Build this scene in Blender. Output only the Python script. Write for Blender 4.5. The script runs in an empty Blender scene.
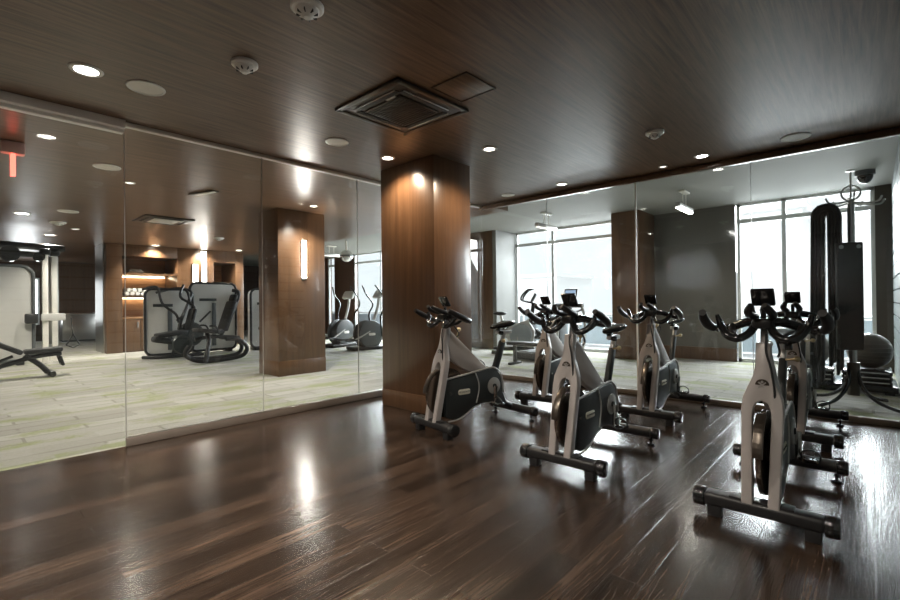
import bpy, bmesh, math, random
from mathutils import Vector, Matrix, Euler
random.seed(7)
C = bpy.context.scene
COL = C.collection
PI = math.pi

# ------------------------------------------------------------------ camera
YAW, PIT, ROL = 0.73972, 0.005258, -0.011023
Fv = Vector((-math.sin(YAW)*math.cos(PIT), math.cos(YAW)*math.cos(PIT), math.sin(PIT)))
R0 = Vector((math.cos(YAW), math.sin(YAW), 0)); U0 = R0.cross(Fv)
Rv = R0*math.cos(ROL)+U0*math.sin(ROL); Uv = -R0*math.sin(ROL)+U0*math.cos(ROL)
cd = bpy.data.cameras.new('camera'); cam = bpy.data.objects.new('camera', cd); COL.objects.link(cam)
cd.sensor_width = 36; cd.lens = 36*461.8/900; cd.clip_start = 0.03; cd.clip_end = 400
cam.matrix_world = Matrix(((Rv.x, Uv.x, -Fv.x, 0), (Rv.y, Uv.y, -Fv.y, 0), (Rv.z, Uv.z, -Fv.z, 1.25), (0, 0, 0, 1)))
C.camera = cam

# ------------------------------------------------------------------ world, exposure, daylight
w = bpy.data.worlds.new('overcast_sky'); C.world = w; w.use_nodes = True
bg = w.node_tree.nodes['Background']
bg.inputs[0].default_value = (0.90, 0.96, 1.0, 1); bg.inputs[1].default_value = 0.62
C.view_settings.view_transform = 'Standard'; C.view_settings.look = 'None'
C.view_settings.gamma = 1; C.view_settings.exposure = 1.1; C.view_settings.use_curve_mapping = False

def area(name, loc, rot, sx, sy, power, col):
    l = bpy.data.lights.new(name, 'AREA'); l.shape = 'RECTANGLE'; l.size = sx; l.size_y = sy
    l.energy = power; l.color = col; l.spread = math.radians(140)
    o = bpy.data.objects.new(name, l); COL.objects.link(o); o.location = loc; o.rotation_euler = rot
    return o
DAY = (0.93, 0.97, 1.0)
# daylight entering through the window bays (lamps stand outside, in the openings)
area('daylight_west', (-5.7, 12.0, 2.9), (-PI/2+0.7, 0, 0), 3.6, 2.6, 290, DAY)
area('daylight_east', (-0.95, 12.0, 2.9), (-PI/2+0.7, 0, 0), 2.4, 2.6, 200, DAY)
# added unseen spots at ceiling height, fill light for the rear of the studio
for i, (x, y) in enumerate(((-3.6, -1.2), (-1.2, -1.2), (-3.6, -0.2), (-0.9, 0.6), (-2.4, 0.9))):
    l = bpy.data.lights.new('rear_fill_spot', 'SPOT'); l.energy = 85; l.color = (1.0, 0.90, 0.78); l.spot_size = math.radians(140); l.spot_blend = 0.8; l.shadow_soft_size = 0.12
    o = bpy.data.objects.new('rear_fill_spot', l); COL.objects.link(o); o.location = (x, y, 2.84)
sn = bpy.data.lights.new('sun', 'SUN'); sn.energy = 1.3; sn.angle = 0.2; sn.color = (1, 0.97, 0.93)
sun = bpy.data.objects.new('sun', sn); COL.objects.link(sun); sun.rotation_euler = (math.radians(52), 0, math.radians(12))
area('daylight_far', (-11.8, 12.0, 2.9), (-PI/2+0.7, 0, 0), 6.5, 2.6, 600, DAY)

# ------------------------------------------------------------------ materials
def nt(name):
    m = bpy.data.materials.new(name); m.use_nodes = True
    return m, m.node_tree, m.node_tree.nodes['Principled BSDF']
def L(t, a, b): t.links.new(a, b)
def plain(name, col, rough=0.5, metal=0.0, coat=0.0, var=0.06, scale=9, bump=0.0, emit=None, es=0):
    m, t, p = nt(name)
    n = t.nodes.new('ShaderNodeTexNoise'); n.inputs['Scale'].default_value = scale; n.inputs['Detail'].default_value = 4
    tc = t.nodes.new('ShaderNodeTexCoord'); L(t, tc.outputs['Object'], n.inputs['Vector'])
    r = t.nodes.new('ShaderNodeValToRGB')
    a = [max(0, c*(1-var)) for c in col]; b = [min(1, c*(1+var)) for c in col]
    r.color_ramp.elements[0].color = (*a, 1); r.color_ramp.elements[1].color = (*b, 1)
    L(t, n.outputs['Fac'], r.inputs[0]); L(t, r.outputs[0], p.inputs['Base Color'])
    p.inputs['Roughness'].default_value = rough; p.inputs['Metallic'].default_value = metal
    p.inputs['Coat Weight'].default_value = coat
    if bump:
        bn = t.nodes.new('ShaderNodeBump'); bn.inputs['Strength'].default_value = bump; bn.inputs['Distance'].default_value = 0.01
        L(t, n.outputs['Fac'], bn.inputs['Height']); L(t, bn.outputs[0], p.inputs['Normal'])
    if emit:
        p.inputs['Emission Color'].default_value = (*emit, 1); p.inputs['Emission Strength'].default_value = es
    return m
def wood(name, c1, c2, stretch, rough, coat=0.0, bump=0.05, scale=1.0, seams=None):
    """veneer: noise stretched along one axis; stretch = mapping scale xyz"""
    m, t, p = nt(name)
    tc = t.nodes.new('ShaderNodeTexCoord'); mp = t.nodes.new('ShaderNodeMapping'); mp.inputs['Scale'].default_value = [s*scale for s in stretch]
    L(t, tc.outputs['Object'], mp.inputs['Vector'])
    n = t.nodes.new('ShaderNodeTexNoise'); n.inputs['Scale'].default_value = 1; n.inputs['Detail'].default_value = 8; n.inputs['Roughness'].default_value = 0.65; n.inputs['Distortion'].default_value = 0.4
    L(t, mp.outputs[0], n.inputs['Vector'])
    r = t.nodes.new('ShaderNodeValToRGB'); r.color_ramp.elements[0].position = 0.3; r.color_ramp.elements[1].position = 0.7
    r.color_ramp.elements[0].color = (*c1, 1); r.color_ramp.elements[1].color = (*c2, 1)
    L(t, n.outputs['Fac'], r.inputs[0]); L(t, r.outputs[0], p.inputs['Base Color'])
    p.inputs['Roughness'].default_value = rough; p.inputs['Coat Weight'].default_value = coat; p.inputs['Coat Roughness'].default_value = 0.1
    bn = t.nodes.new('ShaderNodeBump'); bn.inputs['Strength'].default_value = bump; bn.inputs['Distance'].default_value = 0.01
    L(t, n.outputs['Fac'], bn.inputs['Height']); L(t, bn.outputs[0], p.inputs['Normal'])
    return m

def plank_floor():
    m, t, p = nt('dark_oak_planks')
    tc = t.nodes.new('ShaderNodeTexCoord')
    rot = t.nodes.new('ShaderNodeMapping'); rot.inputs['Rotation'].default_value = (0, 0, PI/2); L(t, tc.outputs['Object'], rot.inputs['Vector'])
    br = t.nodes.new('ShaderNodeTexBrick'); br.offset = 0.37; br.inputs['Scale'].default_value = 1
    br.inputs['Brick Width'].default_value = 1.5; br.inputs['Row Height'].default_value = 0.15; br.inputs['Mortar Size'].default_value = 0.003; br.inputs['Mortar Smooth'].default_value = 1.0
    br.inputs['Color1'].default_value = (0.40, 0.40, 0.40, 1); br.inputs['Color2'].default_value = (1.25, 1.25, 1.25, 1); br.inputs['Mortar'].default_value = (0.2, 0.2, 0.2, 1)
    L(t, rot.outputs[0], br.inputs['Vector'])
    # plank-wise shift so the grain does not run through the joints
    off = t.nodes.new('ShaderNodeVectorMath'); off.operation = 'MULTIPLY_ADD'; L(t, br.outputs['Color'], off.inputs[0]); off.inputs[1].default_value = (3.1, 7.7, 0); L(t, tc.outputs['Object'], off.inputs[2])
    def noise(st, d, dist, rough=0.6):
        mp = t.nodes.new('ShaderNodeMapping'); mp.inputs['Scale'].default_value = st; L(t, off.outputs[0], mp.inputs['Vector'])
        n = t.nodes.new('ShaderNodeTexNoise'); n.inputs['Scale'].default_value = 1; n.inputs['Detail'].default_value = d; n.inputs['Roughness'].default_value = rough; n.inputs['Distortion'].default_value = dist
        L(t, mp.outputs[0], n.inputs['Vector']); return n
    n1 = noise((7, 0.7, 1), 5, 0.8); n2 = noise((70, 3.0, 1), 3, 0.6)
    r = t.nodes.new('ShaderNodeValToRGB'); r.color_ramp.elements[0].position = 0.32; r.color_ramp.elements[1].position = 0.70
    r.color_ramp.elements[0].color = (0.016, 0.0095, 0.0065, 1); r.color_ramp.elements[1].color = (0.056, 0.036, 0.025, 1); L(t, n1.outputs['Fac'], r.inputs[0])
    mr = t.nodes.new('ShaderNodeMapRange'); mr.inputs[1].default_value = 0.3; mr.inputs[2].default_value = 0.7; mr.inputs[3].default_value = 0.55; mr.inputs[4].default_value = 1.6; L(t, n2.outputs['Fac'], mr.inputs[0])
    m1 = t.nodes.new('ShaderNodeVectorMath'); m1.operation = 'SCALE'; L(t, r.outputs[0], m1.inputs[0]); L(t, mr.outputs[0], m1.inputs['Scale'])
    m2 = t.nodes.new('ShaderNodeVectorMath'); m2.operation = 'MULTIPLY'; L(t, m1.outputs[0], m2.inputs[0]); L(t, br.outputs['Color'], m2.inputs[1])
    # cathedral grain lines, slightly pale
    mp2 = t.nodes.new('ShaderNodeMapping'); mp2.inputs['Scale'].default_value = (1.7, 0.22, 1); L(t, off.outputs[0], mp2.inputs['Vector'])
    wv = t.nodes.new('ShaderNodeTexWave'); wv.wave_type = 'BANDS'; wv.bands_direction = 'X'; wv.inputs['Scale'].default_value = 10; wv.inputs['Distortion'].default_value = 12; wv.inputs['Detail'].default_value = 2; wv.inputs['Detail Scale'].default_value = 1.1
    L(t, mp2.outputs[0], wv.inputs['Vector'])
    wr = t.nodes.new('ShaderNodeMapRange'); wr.inputs[1].default_value = 0.80; wr.inputs[2].default_value = 0.98; wr.inputs[4].default_value = 0.22; L(t, wv.outputs['Fac'], wr.inputs[0])
    mix = t.nodes.new('ShaderNodeMix'); mix.data_type = 'RGBA'; L(t, wr.outputs[0], mix.inputs['Factor']); L(t, m2.outputs[0], mix.inputs[6]); mix.inputs[7].default_value = (0.085, 0.066, 0.054, 1)
    L(t, mix.outputs[2], p.inputs['Base Color'])
    ad = t.nodes.new('ShaderNodeMath'); ad.operation = 'MULTIPLY_ADD'; L(t, wr.outputs[0], ad.inputs[0]); ad.inputs[1].default_value = 1.3; L(t, n2.outputs['Fac'], ad.inputs[2])
    ad2 = t.nodes.new('ShaderNodeMath'); ad2.operation = 'MULTIPLY_ADD'; L(t, n1.outputs['Fac'], ad2.inputs[0]); ad2.inputs[1].default_value = 3.0; L(t, ad.outputs[0], ad2.inputs[2])
    bn = t.nodes.new('ShaderNodeBump'); bn.inputs['Strength'].default_value = 0.20; bn.inputs['Distance'].default_value = 0.0018
    L(t, ad2.outputs[0], bn.inputs['Height']); L(t, bn.outputs[0], p.inputs['Normal'])
    rr = t.nodes.new('ShaderNodeMapRange'); rr.inputs[3].default_value = 0.14; rr.inputs[4].default_value = 0.26; L(t, n2.outputs['Fac'], rr.inputs[0]); L(t, rr.outputs[0], p.inputs['Roughness'])
    p.inputs['Specular IOR Level'].default_value = 0.45
    return m

def carpet(name, ang):
    m, t, p = nt(name)
    tc = t.nodes.new('ShaderNodeTexCoord'); rot = t.nodes.new('ShaderNodeMapping'); rot.inputs['Rotation'].default_value = (0, 0, ang); L(t, tc.outputs['Object'], rot.inputs['Vector'])
    def noise(sc, d=4, st=(1, 1, 1)):
        mp = t.nodes.new('ShaderNodeMapping'); mp.inputs['Scale'].default_value = st; L(t, rot.outputs[0], mp.inputs['Vector'])
        n = t.nodes.new('ShaderNodeTexNoise'); n.inputs['Scale'].default_value = sc; n.inputs['Detail'].default_value = d; L(t, mp.outputs[0], n.inputs['Vector']); return n
    def brick(w_, h_, o_, c1, c2, mo, ms):
        br = t.nodes.new('ShaderNodeTexBrick'); br.offset = o_; br.inputs['Scale'].default_value = 1; br.inputs['Brick Width'].default_value = w_; br.inputs['Row Height'].default_value = h_
        br.inputs['Mortar Size'].default_value = ms; br.inputs['Color1'].default_value = (*c1, 1); br.inputs['Color2'].default_value = (*c2, 1); br.inputs['Mortar'].default_value = (*mo, 1); L(t, rot.outputs[0], br.inputs['Vector']); return br
    br = brick(1.0, 0.25, 0.5, (0.27, 0.26, 0.235), (0.36, 0.35, 0.32), (0.31, 0.3, 0.27), 0.001)
    ln = brick(1.0, 0.25, 0.5, (0, 0, 0), (0, 0, 0), (1, 1, 1), 0.014)
    lm = noise(0.9, 2, (1, 3, 1)); lr = t.nodes.new('ShaderNodeMapRange'); lr.inputs[1].default_value = 0.46; lr.inputs[2].default_value = 0.5; lr.inputs[4].default_value = 0.55; L(t, lm.outputs['Fac'], lr.inputs[0])
    lf = t.nodes.new('ShaderNodeMath'); lf.operation = 'MULTIPLY'; L(t, ln.outputs['Fac'], lf.inputs[0]); L(t, lr.outputs[0], lf.inputs[1])
    mx0 = t.nodes.new('ShaderNodeMix'); mx0.data_type = 'RGBA'; L(t, lf.outputs[0], mx0.inputs['Factor']); L(t, br.outputs['Color'], mx0.inputs[6]); mx0.inputs[7].default_value = (0.13, 0.12, 0.09, 1)
    gb = brick(0.62, 0.125, 0.37, (0, 0, 0), (1, 1, 1), (0.3, 0.3, 0.3), 0.001)
    g = noise(0.9, 2, (1.5, 2.6, 1)); g2 = noise(22, 4, (1, 2.5, 1))
    am = t.nodes.new('ShaderNodeMath'); am.operation = 'MULTIPLY_ADD'; L(t, g2.outputs['Fac'], am.inputs[0]); am.inputs[1].default_value = 0.55; L(t, g.outputs['Fac'], am.inputs[2])
    am2 = t.nodes.new('ShaderNodeMath'); am2.operation = 'MULTIPLY_ADD'; L(t, gb.outputs['Color'], am2.inputs[0]); am2.inputs[1].default_value = 0.16; L(t, am.outputs[0], am2.inputs[2])
    gr = t.nodes.new('ShaderNodeMapRange'); gr.inputs[1].default_value = 0.89; gr.inputs[2].default_value = 1.02; gr.inputs[4].default_value = 0.75; L(t, am2.outputs[0], gr.inputs[0])
    mix = t.nodes.new('ShaderNodeMix'); mix.data_type = 'RGBA'; L(t, gr.outputs[0], mix.inputs['Factor']); L(t, mx0.outputs[2], mix.inputs[6]); mix.inputs[7].default_value = (0.21, 0.235, 0.095, 1)
    f = noise(70, 3, (1, 1, 1)); fr = t.nodes.new('ShaderNodeMapRange'); fr.inputs[3].default_value = 0.6; fr.inputs[4].default_value = 1.4; L(t, f.outputs['Fac'], fr.inputs[0])
    sc = t.nodes.new('ShaderNodeVectorMath'); sc.operation = 'SCALE'; L(t, mix.outputs[2], sc.inputs[0]); L(t, fr.outputs[0], sc.inputs['Scale'])
    L(t, sc.outputs[0], p.inputs['Base Color']); p.inputs['Roughness'].default_value = 0.95
    bn = t.nodes.new('ShaderNodeBump'); bn.inputs['Strength'].default_value = 0.4; bn.inputs['Distance'].default_value = 0.01; L(t, f.outputs['Fac'], bn.inputs['Height']); L(t, bn.outputs[0], p.inputs['Normal'])
    return m

def glass(name, tint=(0.97, 0.985, 0.98), ior=1.5, boost=1.0):
    m = bpy.data.materials.new(name); m.use_nodes = True; t = m.node_tree; t.nodes.clear()
    o = t.nodes.new('ShaderNodeOutputMaterial'); mx = t.nodes.new('ShaderNodeMixShader'); tr = t.nodes.new('ShaderNodeBsdfTransparent'); gl = t.nodes.new('ShaderNodeBsdfGlossy')
    fr = t.nodes.new('ShaderNodeFresnel'); geo = t.nodes.new('ShaderNodeNewGeometry'); ir = t.nodes.new('ShaderNodeMapRange'); ir.inputs[3].default_value = ior; ir.inputs[4].default_value = 1/ior
    L(t, geo.outputs['Backfacing'], ir.inputs[0]); L(t, ir.outputs[0], fr.inputs[0]); tr.inputs[0].default_value = (*tint, 1); gl.inputs['Roughness'].default_value = 0.0
    mu = t.nodes.new('ShaderNodeMath'); mu.operation = 'MULTIPLY'; mu.inputs[1].default_value = boost; mu.use_clamp = True
    L(t, fr.outputs[0], mu.inputs[0]); L(t, mu.outputs[0], mx.inputs[0]); L(t, tr.outputs[0], mx.inputs[1]); L(t, gl.outputs[0], mx.inputs[2]); L(t, mx.outputs[0], o.inputs[0])
    return m
def emis(name, col, s):
    return plain(name, col, 0.4, emit=col, es=s, var=0.01)

M = dict(
    floor=plank_floor(), carpet=carpet('beige_green_carpet', PI/2), carpet2=carpet('beige_green_carpet_turned', 0.0),
    ceil=wood('brown_veneer_ceiling', (0.078, 0.040, 0.022), (0.240, 0.142, 0.086), (34, 1.6, 1), 0.31, 0.0, 0.16),
    walnut=wood('walnut_veneer', (0.090, 0.046, 0.023), (0.150, 0.080, 0.041), (16, 16, 0.7), 0.30, 0.3, 0.03),
    darkwood=wood('dark_walnut_veneer', (0.045, 0.019, 0.010), (0.09, 0.042, 0.022), (16, 16, 0.7), 0.32, 0.2, 0.03),
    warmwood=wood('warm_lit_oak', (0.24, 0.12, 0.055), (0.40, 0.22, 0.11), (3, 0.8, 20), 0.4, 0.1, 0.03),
    greyceil=plain('light_grey_painted_ceiling', (0.30, 0.30, 0.275), 0.7, var=0.03, scale=1),
    greywall=plain('grey_back_painted_glass', (0.15, 0.145, 0.13), 0.12, coat=0.4, var=0.03, scale=2),
    paleplank=plain('pale_grey_boards', (0.24, 0.275, 0.28), 0.35, var=0.05, scale=2),
    joint=plain('dark_joint', (0.02, 0.025, 0.028), 0.7),
    cream=plain('cream_painted_metal', (0.85, 0.81, 0.74), 0.4),
    white=plain('white_plastic', (0.90, 0.88, 0.83), 0.45),
    black=plain('black_rubber', (0.018, 0.018, 0.019), 0.42, coat=0.1, bump=0.0),
    blackgloss=plain('black_gloss_plastic', (0.016, 0.017, 0.018), 0.18, coat=0.5),
    guard=plain('charcoal_guard_plastic', (0.030, 0.036, 0.037), 0.38),
    silver=plain('silver_grey_painted_frame', (0.50, 0.465, 0.445), 0.38, metal=0.15, coat=0.1),
    edge=plain('light_silver_trim', (0.55, 0.55, 0.54), 0.3, metal=0.5),
    chrome=plain('polished_chrome', (0.65, 0.64, 0.62), 0.15, metal=1.0),
    steel=plain('brushed_stainless', (0.55, 0.54, 0.52), 0.3, metal=1.0),
    darkmetal=plain('dark_bronze_metal', (0.10, 0.085, 0.07), 0.3, metal=0.8),
    brass=plain('brass_knob', (0.62, 0.50, 0.30), 0.3, metal=0.6),
    shroud=plain('pale_grey_shroud', (0.62, 0.62, 0.60), 0.35, var=0.04),
    padding=plain('black_upholstery', (0.022, 0.022, 0.023), 0.5, bump=0.1, scale=60),
    greyplastic=plain('mid_grey_plastic', (0.11, 0.12, 0.125), 0.4),
    bluegrey=plain('blue_grey_disc', (0.40, 0.45, 0.48), 0.35),
    mat=plain('dark_foam_mat', (0.020, 0.019, 0.016), 0.6, bump=0.15, scale=40),
    towel=plain('white_terry', (0.75, 0.74, 0.70), 0.9, bump=0.5, scale=80),
    screen=emis('lit_console_screen', (0.22, 0.30, 0.42), 0.7),
    lamp=emis('lamp_diffuser', (1.0, 0.95, 0.86), 5.0),
    brightlamp=emis('bright_lamp_diffuser', (1.0, 0.97, 0.92), 16.0),
    dimlamp=emis('dim_lamp_diffuser', (1.0, 0.95, 0.88), 0.75),
    strip=emis('reflection_glow', (1.0, 0.95, 0.88), 45.0), softstrip=emis('soft_reflection_glow', (1.0, 0.95, 0.88), 7.0),  # glow of the added reflection bars, not of real lamps
    shelflight=emis('warm_shelf_light', (1.0, 0.78, 0.52), 7.0),
    red=emis('red_sign_glow', (1.0, 0.10, 0.07), 2.4),
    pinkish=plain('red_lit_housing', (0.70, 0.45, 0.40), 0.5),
    glass=glass('clear_partition_glass', boost=1.1), winglass=glass('clear_window_glass', (0.97, 0.98, 0.98)),
    railglass=plain('blue_frosted_glass', (0.42, 0.50, 0.55), 0.3),
    frame=plain('pale_grey_window_frame', (0.72, 0.74, 0.74), 0.4),
    conc=plain('pale_concrete', (0.86, 0.86, 0.86), 0.9), pane=plain('distant_pane', (0.72, 0.74, 0.76), 0.5),
    green=plain('muted_leaves', (0.30, 0.36, 0.28), 0.9, var=0.3, scale=3, bump=0.6),
    ball=plain('bronze_vinyl', (0.085, 0.072, 0.06), 0.28, coat=0.3), silverball=plain('silver_vinyl', (0.34, 0.32, 0.29), 0.3, metal=0.3),
    label=plain('cream_badge', (0.72, 0.70, 0.58), 0.5), ink=plain('dark_ink', (0.05, 0.05, 0.045), 0.6),
    wheel=plain('burnished_flywheel', (0.20, 0.16, 0.13), 0.25, metal=0.9),
)

# ------------------------------------------------------------------ mesh builder
class MB:
    def __init__(s): s.bm = bmesh.new()
    def _join(s, b):
        me = bpy.data.meshes.new('t'); b.to_mesh(me); b.free(); s.bm.from_mesh(me); bpy.data.meshes.remove(me); return s
    def box(s, c, d, rot=None, bev=0.0, seg=2, taper=None):
        b = bmesh.new(); bmesh.ops.create_cube(b, size=1)
        for v in b.verts:
            v.co = Vector((v.co.x*d[0], v.co.y*d[1], v.co.z*d[2]))
            if taper and v.co.z > 0: v.co.x *= taper; v.co.y *= taper
        if bev: bmesh.ops.bevel(b, geom=b.edges[:], offset=min(bev, min(d)*0.45), segments=seg, profile=0.5, affect='EDGES')
        mt = Matrix.Translation(Vector(c)) @ (Euler(rot).to_matrix().to_4x4() if rot else Matrix())
        b.transform(mt); return s._join(b)
    def bx(s, x0, x1, y0, y1, z0, z1, bev=0.0): return s.box(((x0+x1)/2, (y0+y1)/2, (z0+z1)/2), (abs(x1-x0), abs(y1-y0), abs(z1-z0)), bev=bev)
    def cyl(s, p0, p1, r0, r1=None, seg=24, bev=0.0):
        p0, p1 = Vector(p0), Vector(p1); d = p1-p0; b = bmesh.new()
        bmesh.ops.create_cone(b, cap_ends=True, segments=seg, radius1=r0, radius2=r0 if r1 is None else r1, depth=d.length)
        if bev:
            es = [e for e in b.edges if abs(e.verts[0].co.z-e.verts[1].co.z) < 1e-6]
            bmesh.ops.bevel(b, geom=es, offset=bev, segments=2, profile=0.5, affect='EDGES')
        b.transform(Matrix.Translation((p0+p1)/2) @ d.to_track_quat('Z', 'Y').to_matrix().to_4x4()); return s._join(b)
    def ell(s, c, r, u=24, v=14):
        b = bmesh.new(); bmesh.ops.create_uvsphere(b, u_segments=u, v_segments=v, radius=1)
        b.transform(Matrix.Translation(Vector(c)) @ Matrix.Diagonal((r[0], r[1], r[2], 1))); return s._join(b)
    def tube(s, pts, r, seg=10, closed=False, smooth=True, sub=5):
        P = [Vector(p) for p in pts]; R = r if isinstance(r, (list, tuple)) else [r]*len(P)
        if smooth and len(P) > 2:
            Q, RR = [], []; n = len(P)
            for i in range(n if closed else n-1):
                if closed: a, b_, c, d = P[(i-1) % n], P[i], P[(i+1) % n], P[(i+2) % n]
                else: a, b_, c, d = P[max(i-1, 0)], P[i], P[i+1], P[min(i+2, n-1)]
                for k in range(sub):
                    t = k/sub; Q.append(0.5*((2*b_)+(c-a)*t+(2*a-5*b_+4*c-d)*t*t+(3*b_-a-3*c+d)*t**3)); RR.append(R[i]*(1-t)+R[(i+1) % n]*t)
            if not closed: Q.append(P[-1]); RR.append(R[-1])
            P, R = Q, RR
        b = bmesh.new(); rings = []; n = len(P); up = None
        for i in range(n):
            if closed: t = (P[(i+1) % n]-P[i-1]).normalized()
            else: t = (P[min(i+1, n-1)]-P[max(i-1, 0)]).normalized()
            if up is None: up = t.orthogonal().normalized()
            up = (up-t*up.dot(t)).normalized(); sd = t.cross(up)
            rings.append([b.verts.new(P[i]+(up*math.cos(2*PI*k/seg)+sd*math.sin(2*PI*k/seg))*R[i]) for k in range(seg)])
        for i in range(n if closed else n-1):
            A, B = rings[i], rings[(i+1) % n]
            for k in range(seg): b.faces.new((A[k], A[(k+1) % seg], B[(k+1) % seg], B[k]))
        if not closed: b.faces.new(rings[0][::-1]); b.faces.new(rings[-1])
        bmesh.ops.recalc_face_normals(b, faces=b.faces[:]); return s._join(b)
    def lathe(s, prof, c=(0, 0, 0), seg=32, axis='Z'):
        b = bmesh.new(); rings = []
        for r, z in prof: rings.append([b.verts.new((r*math.cos(2*PI*k/seg), r*math.sin(2*PI*k/seg), z)) for k in range(seg)])
        for A, B in zip(rings, rings[1:]):
            for k in range(seg): b.faces.new((A[k], A[(k+1) % seg], B[(k+1) % seg], B[k]))
        b.faces.new(rings[0][::-1]); b.faces.new(rings[-1])
        if axis == 'Y': b.transform(Matrix.Rotation(-PI/2, 4, 'X'))
        if axis == 'X': b.transform(Matrix.Rotation(PI/2, 4, 'Y'))
        b.transform(Matrix.Translation(Vector(c))); bmesh.ops.recalc_face_normals(b, faces=b.faces[:]); return s._join(b)
    def prism(s, poly, fn, t0, t1, bev=0.0):
        """poly (u,v) mapped by fn(u,v,t) -> point"""
        b = bmesh.new(); A = [b.verts.new(fn(u, v, t0)) for u, v in poly]; B = [b.verts.new(fn(u, v, t1)) for u, v in poly]; n = len(poly)
        b.faces.new(A); b.faces.new(B[::-1])
        for k in range(n): b.faces.new((A[k], B[k], B[(k+1) % n], A[(k+1) % n]))
        bmesh.ops.recalc_face_normals(b, faces=b.faces[:])
        if bev: bmesh.ops.bevel(b, geom=b.edges[:], offset=bev, segments=2, profile=0.5, affect='EDGES')
        return s._join(b)
    def build(s, name, mat, parent=None, loc=(0, 0, 0), rot=(0, 0, 0), ang=35):
        me = bpy.data.meshes.new(name); s.bm.to_mesh(me); s.bm.free()
        me.materials.append(M[mat] if isinstance(mat, str) else mat)
        for p in me.polygons: p.use_smooth = True
        me.set_sharp_from_angle(angle=math.radians(ang))
        o = bpy.data.objects.new(name, me); COL.objects.link(o); o.location = loc; o.rotation_euler = rot
        if parent: o.parent = parent
        return o
XZ = lambda u, v, t: (u, t, v)     # side profile, extruded sideways
YZ = lambda u, v, t: (t, u, v)
XY = lambda u, v, t: (u, v, t)
def rrect(w, h, r, n=5, cx=0, cy=0):
    out = []
    for qx, qy, a0 in ((1, 1, 0), (-1, 1, 90), (-1, -1, 180), (1, -1, 270)):
        for k in range(n+1):
            a = math.radians(a0+90*k/n); out.append((cx+qx*(w/2-r)+r*math.cos(a), cy+qy*(h/2-r)+r*math.sin(a)))
    return out

def tag(o, label, cat, group=None):
    o['label'] = label; o['category'] = cat
    if group: o['group'] = group
    return o
def thing(name, label, cat, loc=(0, 0, 0), rz=0.0, group=None):
    o = bpy.data.objects.new(name, None); COL.objects.link(o); o.location = loc; o.rotation_euler = (0, 0, rz); o.empty_display_size = 0.2
    return tag(o, label, cat, group)
def struct(o): o['kind'] = 'structure'; return o
def dup(src, loc, rz, label, parent=None):
    r = src.copy(); COL.objects.link(r)
    if parent is None: r.location = loc; r.rotation_euler = (0, 0, rz); r['label'] = label
    else: r.parent = parent
    for ch in list(src.children): dup(ch, None, None, None, r)
    return r
def text(body, size, mat, parent, loc, rot, name='lettering', ext=0.0006):
    cu = bpy.data.curves.new('t', 'FONT'); cu.body = body; cu.size = size; cu.extrude = ext; cu.align_x = 'CENTER'; cu.align_y = 'CENTER'
    o = bpy.data.objects.new('t', cu); COL.objects.link(o); bpy.context.view_layer.update()
    me = bpy.data.meshes.new_from_object(o); bpy.data.objects.remove(o); me.materials.append(M[mat])
    q = bpy.data.objects.new(name, me); COL.objects.link(q); q.parent = parent; q.location = loc; q.rotation_euler = rot; return q

# ------------------------------------------------------------------ room shell
XL, YB, XR, H = -4.92, 6.20, 0.28, 2.89      # left glass, far glass, right wall, ceiling
GH = 3.15                                     # ceiling of the window zone
YW = 10.70                                    # window wall
struct(MB().bx(XL, XR, -2.6, YB, -0.12, 0).build('floor', 'floor'))
struct(MB().bx(-22.5, XL, -2.6, YB, -0.12, 0).build('floor_carpet', 'carpet'))
struct(MB().bx(-22.5, XR, YB, YW+0.2, -0.12, 0).build('floor_carpet', 'carpet2'))
struct(MB().bx(XL, XR, -2.6, YB, H, H+0.3).build('ceiling', 'ceil'))
struct(MB().bx(-22.5, XL, -2.6, 7.0, H+0.03, H+0.33).build('ceiling_gym', 'ceil'))
struct(MB().bx(-22.5, XL, 7.0, YW+0.2, GH, GH+0.2).bx(XL, XR, YB, YW+0.2, GH, GH+0.2).build('ceiling_windows', 'greyceil'))
# right wall of pale boards with dark joints
o = struct(MB().bx(XR, XR+0.12, -2.6, YW, 0, GH).build('wall_right', 'joint'))
b = MB()
for k in range(17): b.bx(XR-0.012, XR, -2.6, YW-0.001, 0.195*k+0.012, min(0.195*(k+1)-0.012, GH-0.004))
b.build('board', 'paleplank', o)
struct(MB().bx(-22.5, XR+0.12, -2.72, -2.6, 0, GH).build('wall_back', 'darkwood'))
struct(MB().bx(-22.62, -22.5, -2.6, YW, 0, GH).build('wall_far_left', 'darkwood'))
# window wall: piers, sill and head; built from solid segments
b = MB()
b.bx(-22.5, -16.6, YW, YW+0.2, 0, GH).bx(-16.1, -14.8, YW, YW+0.2, 0, GH)
struct(b.build('wall_window', 'darkwood'))
o = struct(MB().bx(-3.57, -2.0, YW, YW+0.2, 0, GH).build('wall_grey', 'greywall'))
struct(MB().bx(-3.55, -2.0, YW-0.03, YW, 0, 0.26).build('baseboard_grey', 'walnut'))
struct(MB().bx(0.06, XR, YW-0.02, YW+0.2, 0, GH).build('wall_corner', 'darkmetal'))

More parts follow.
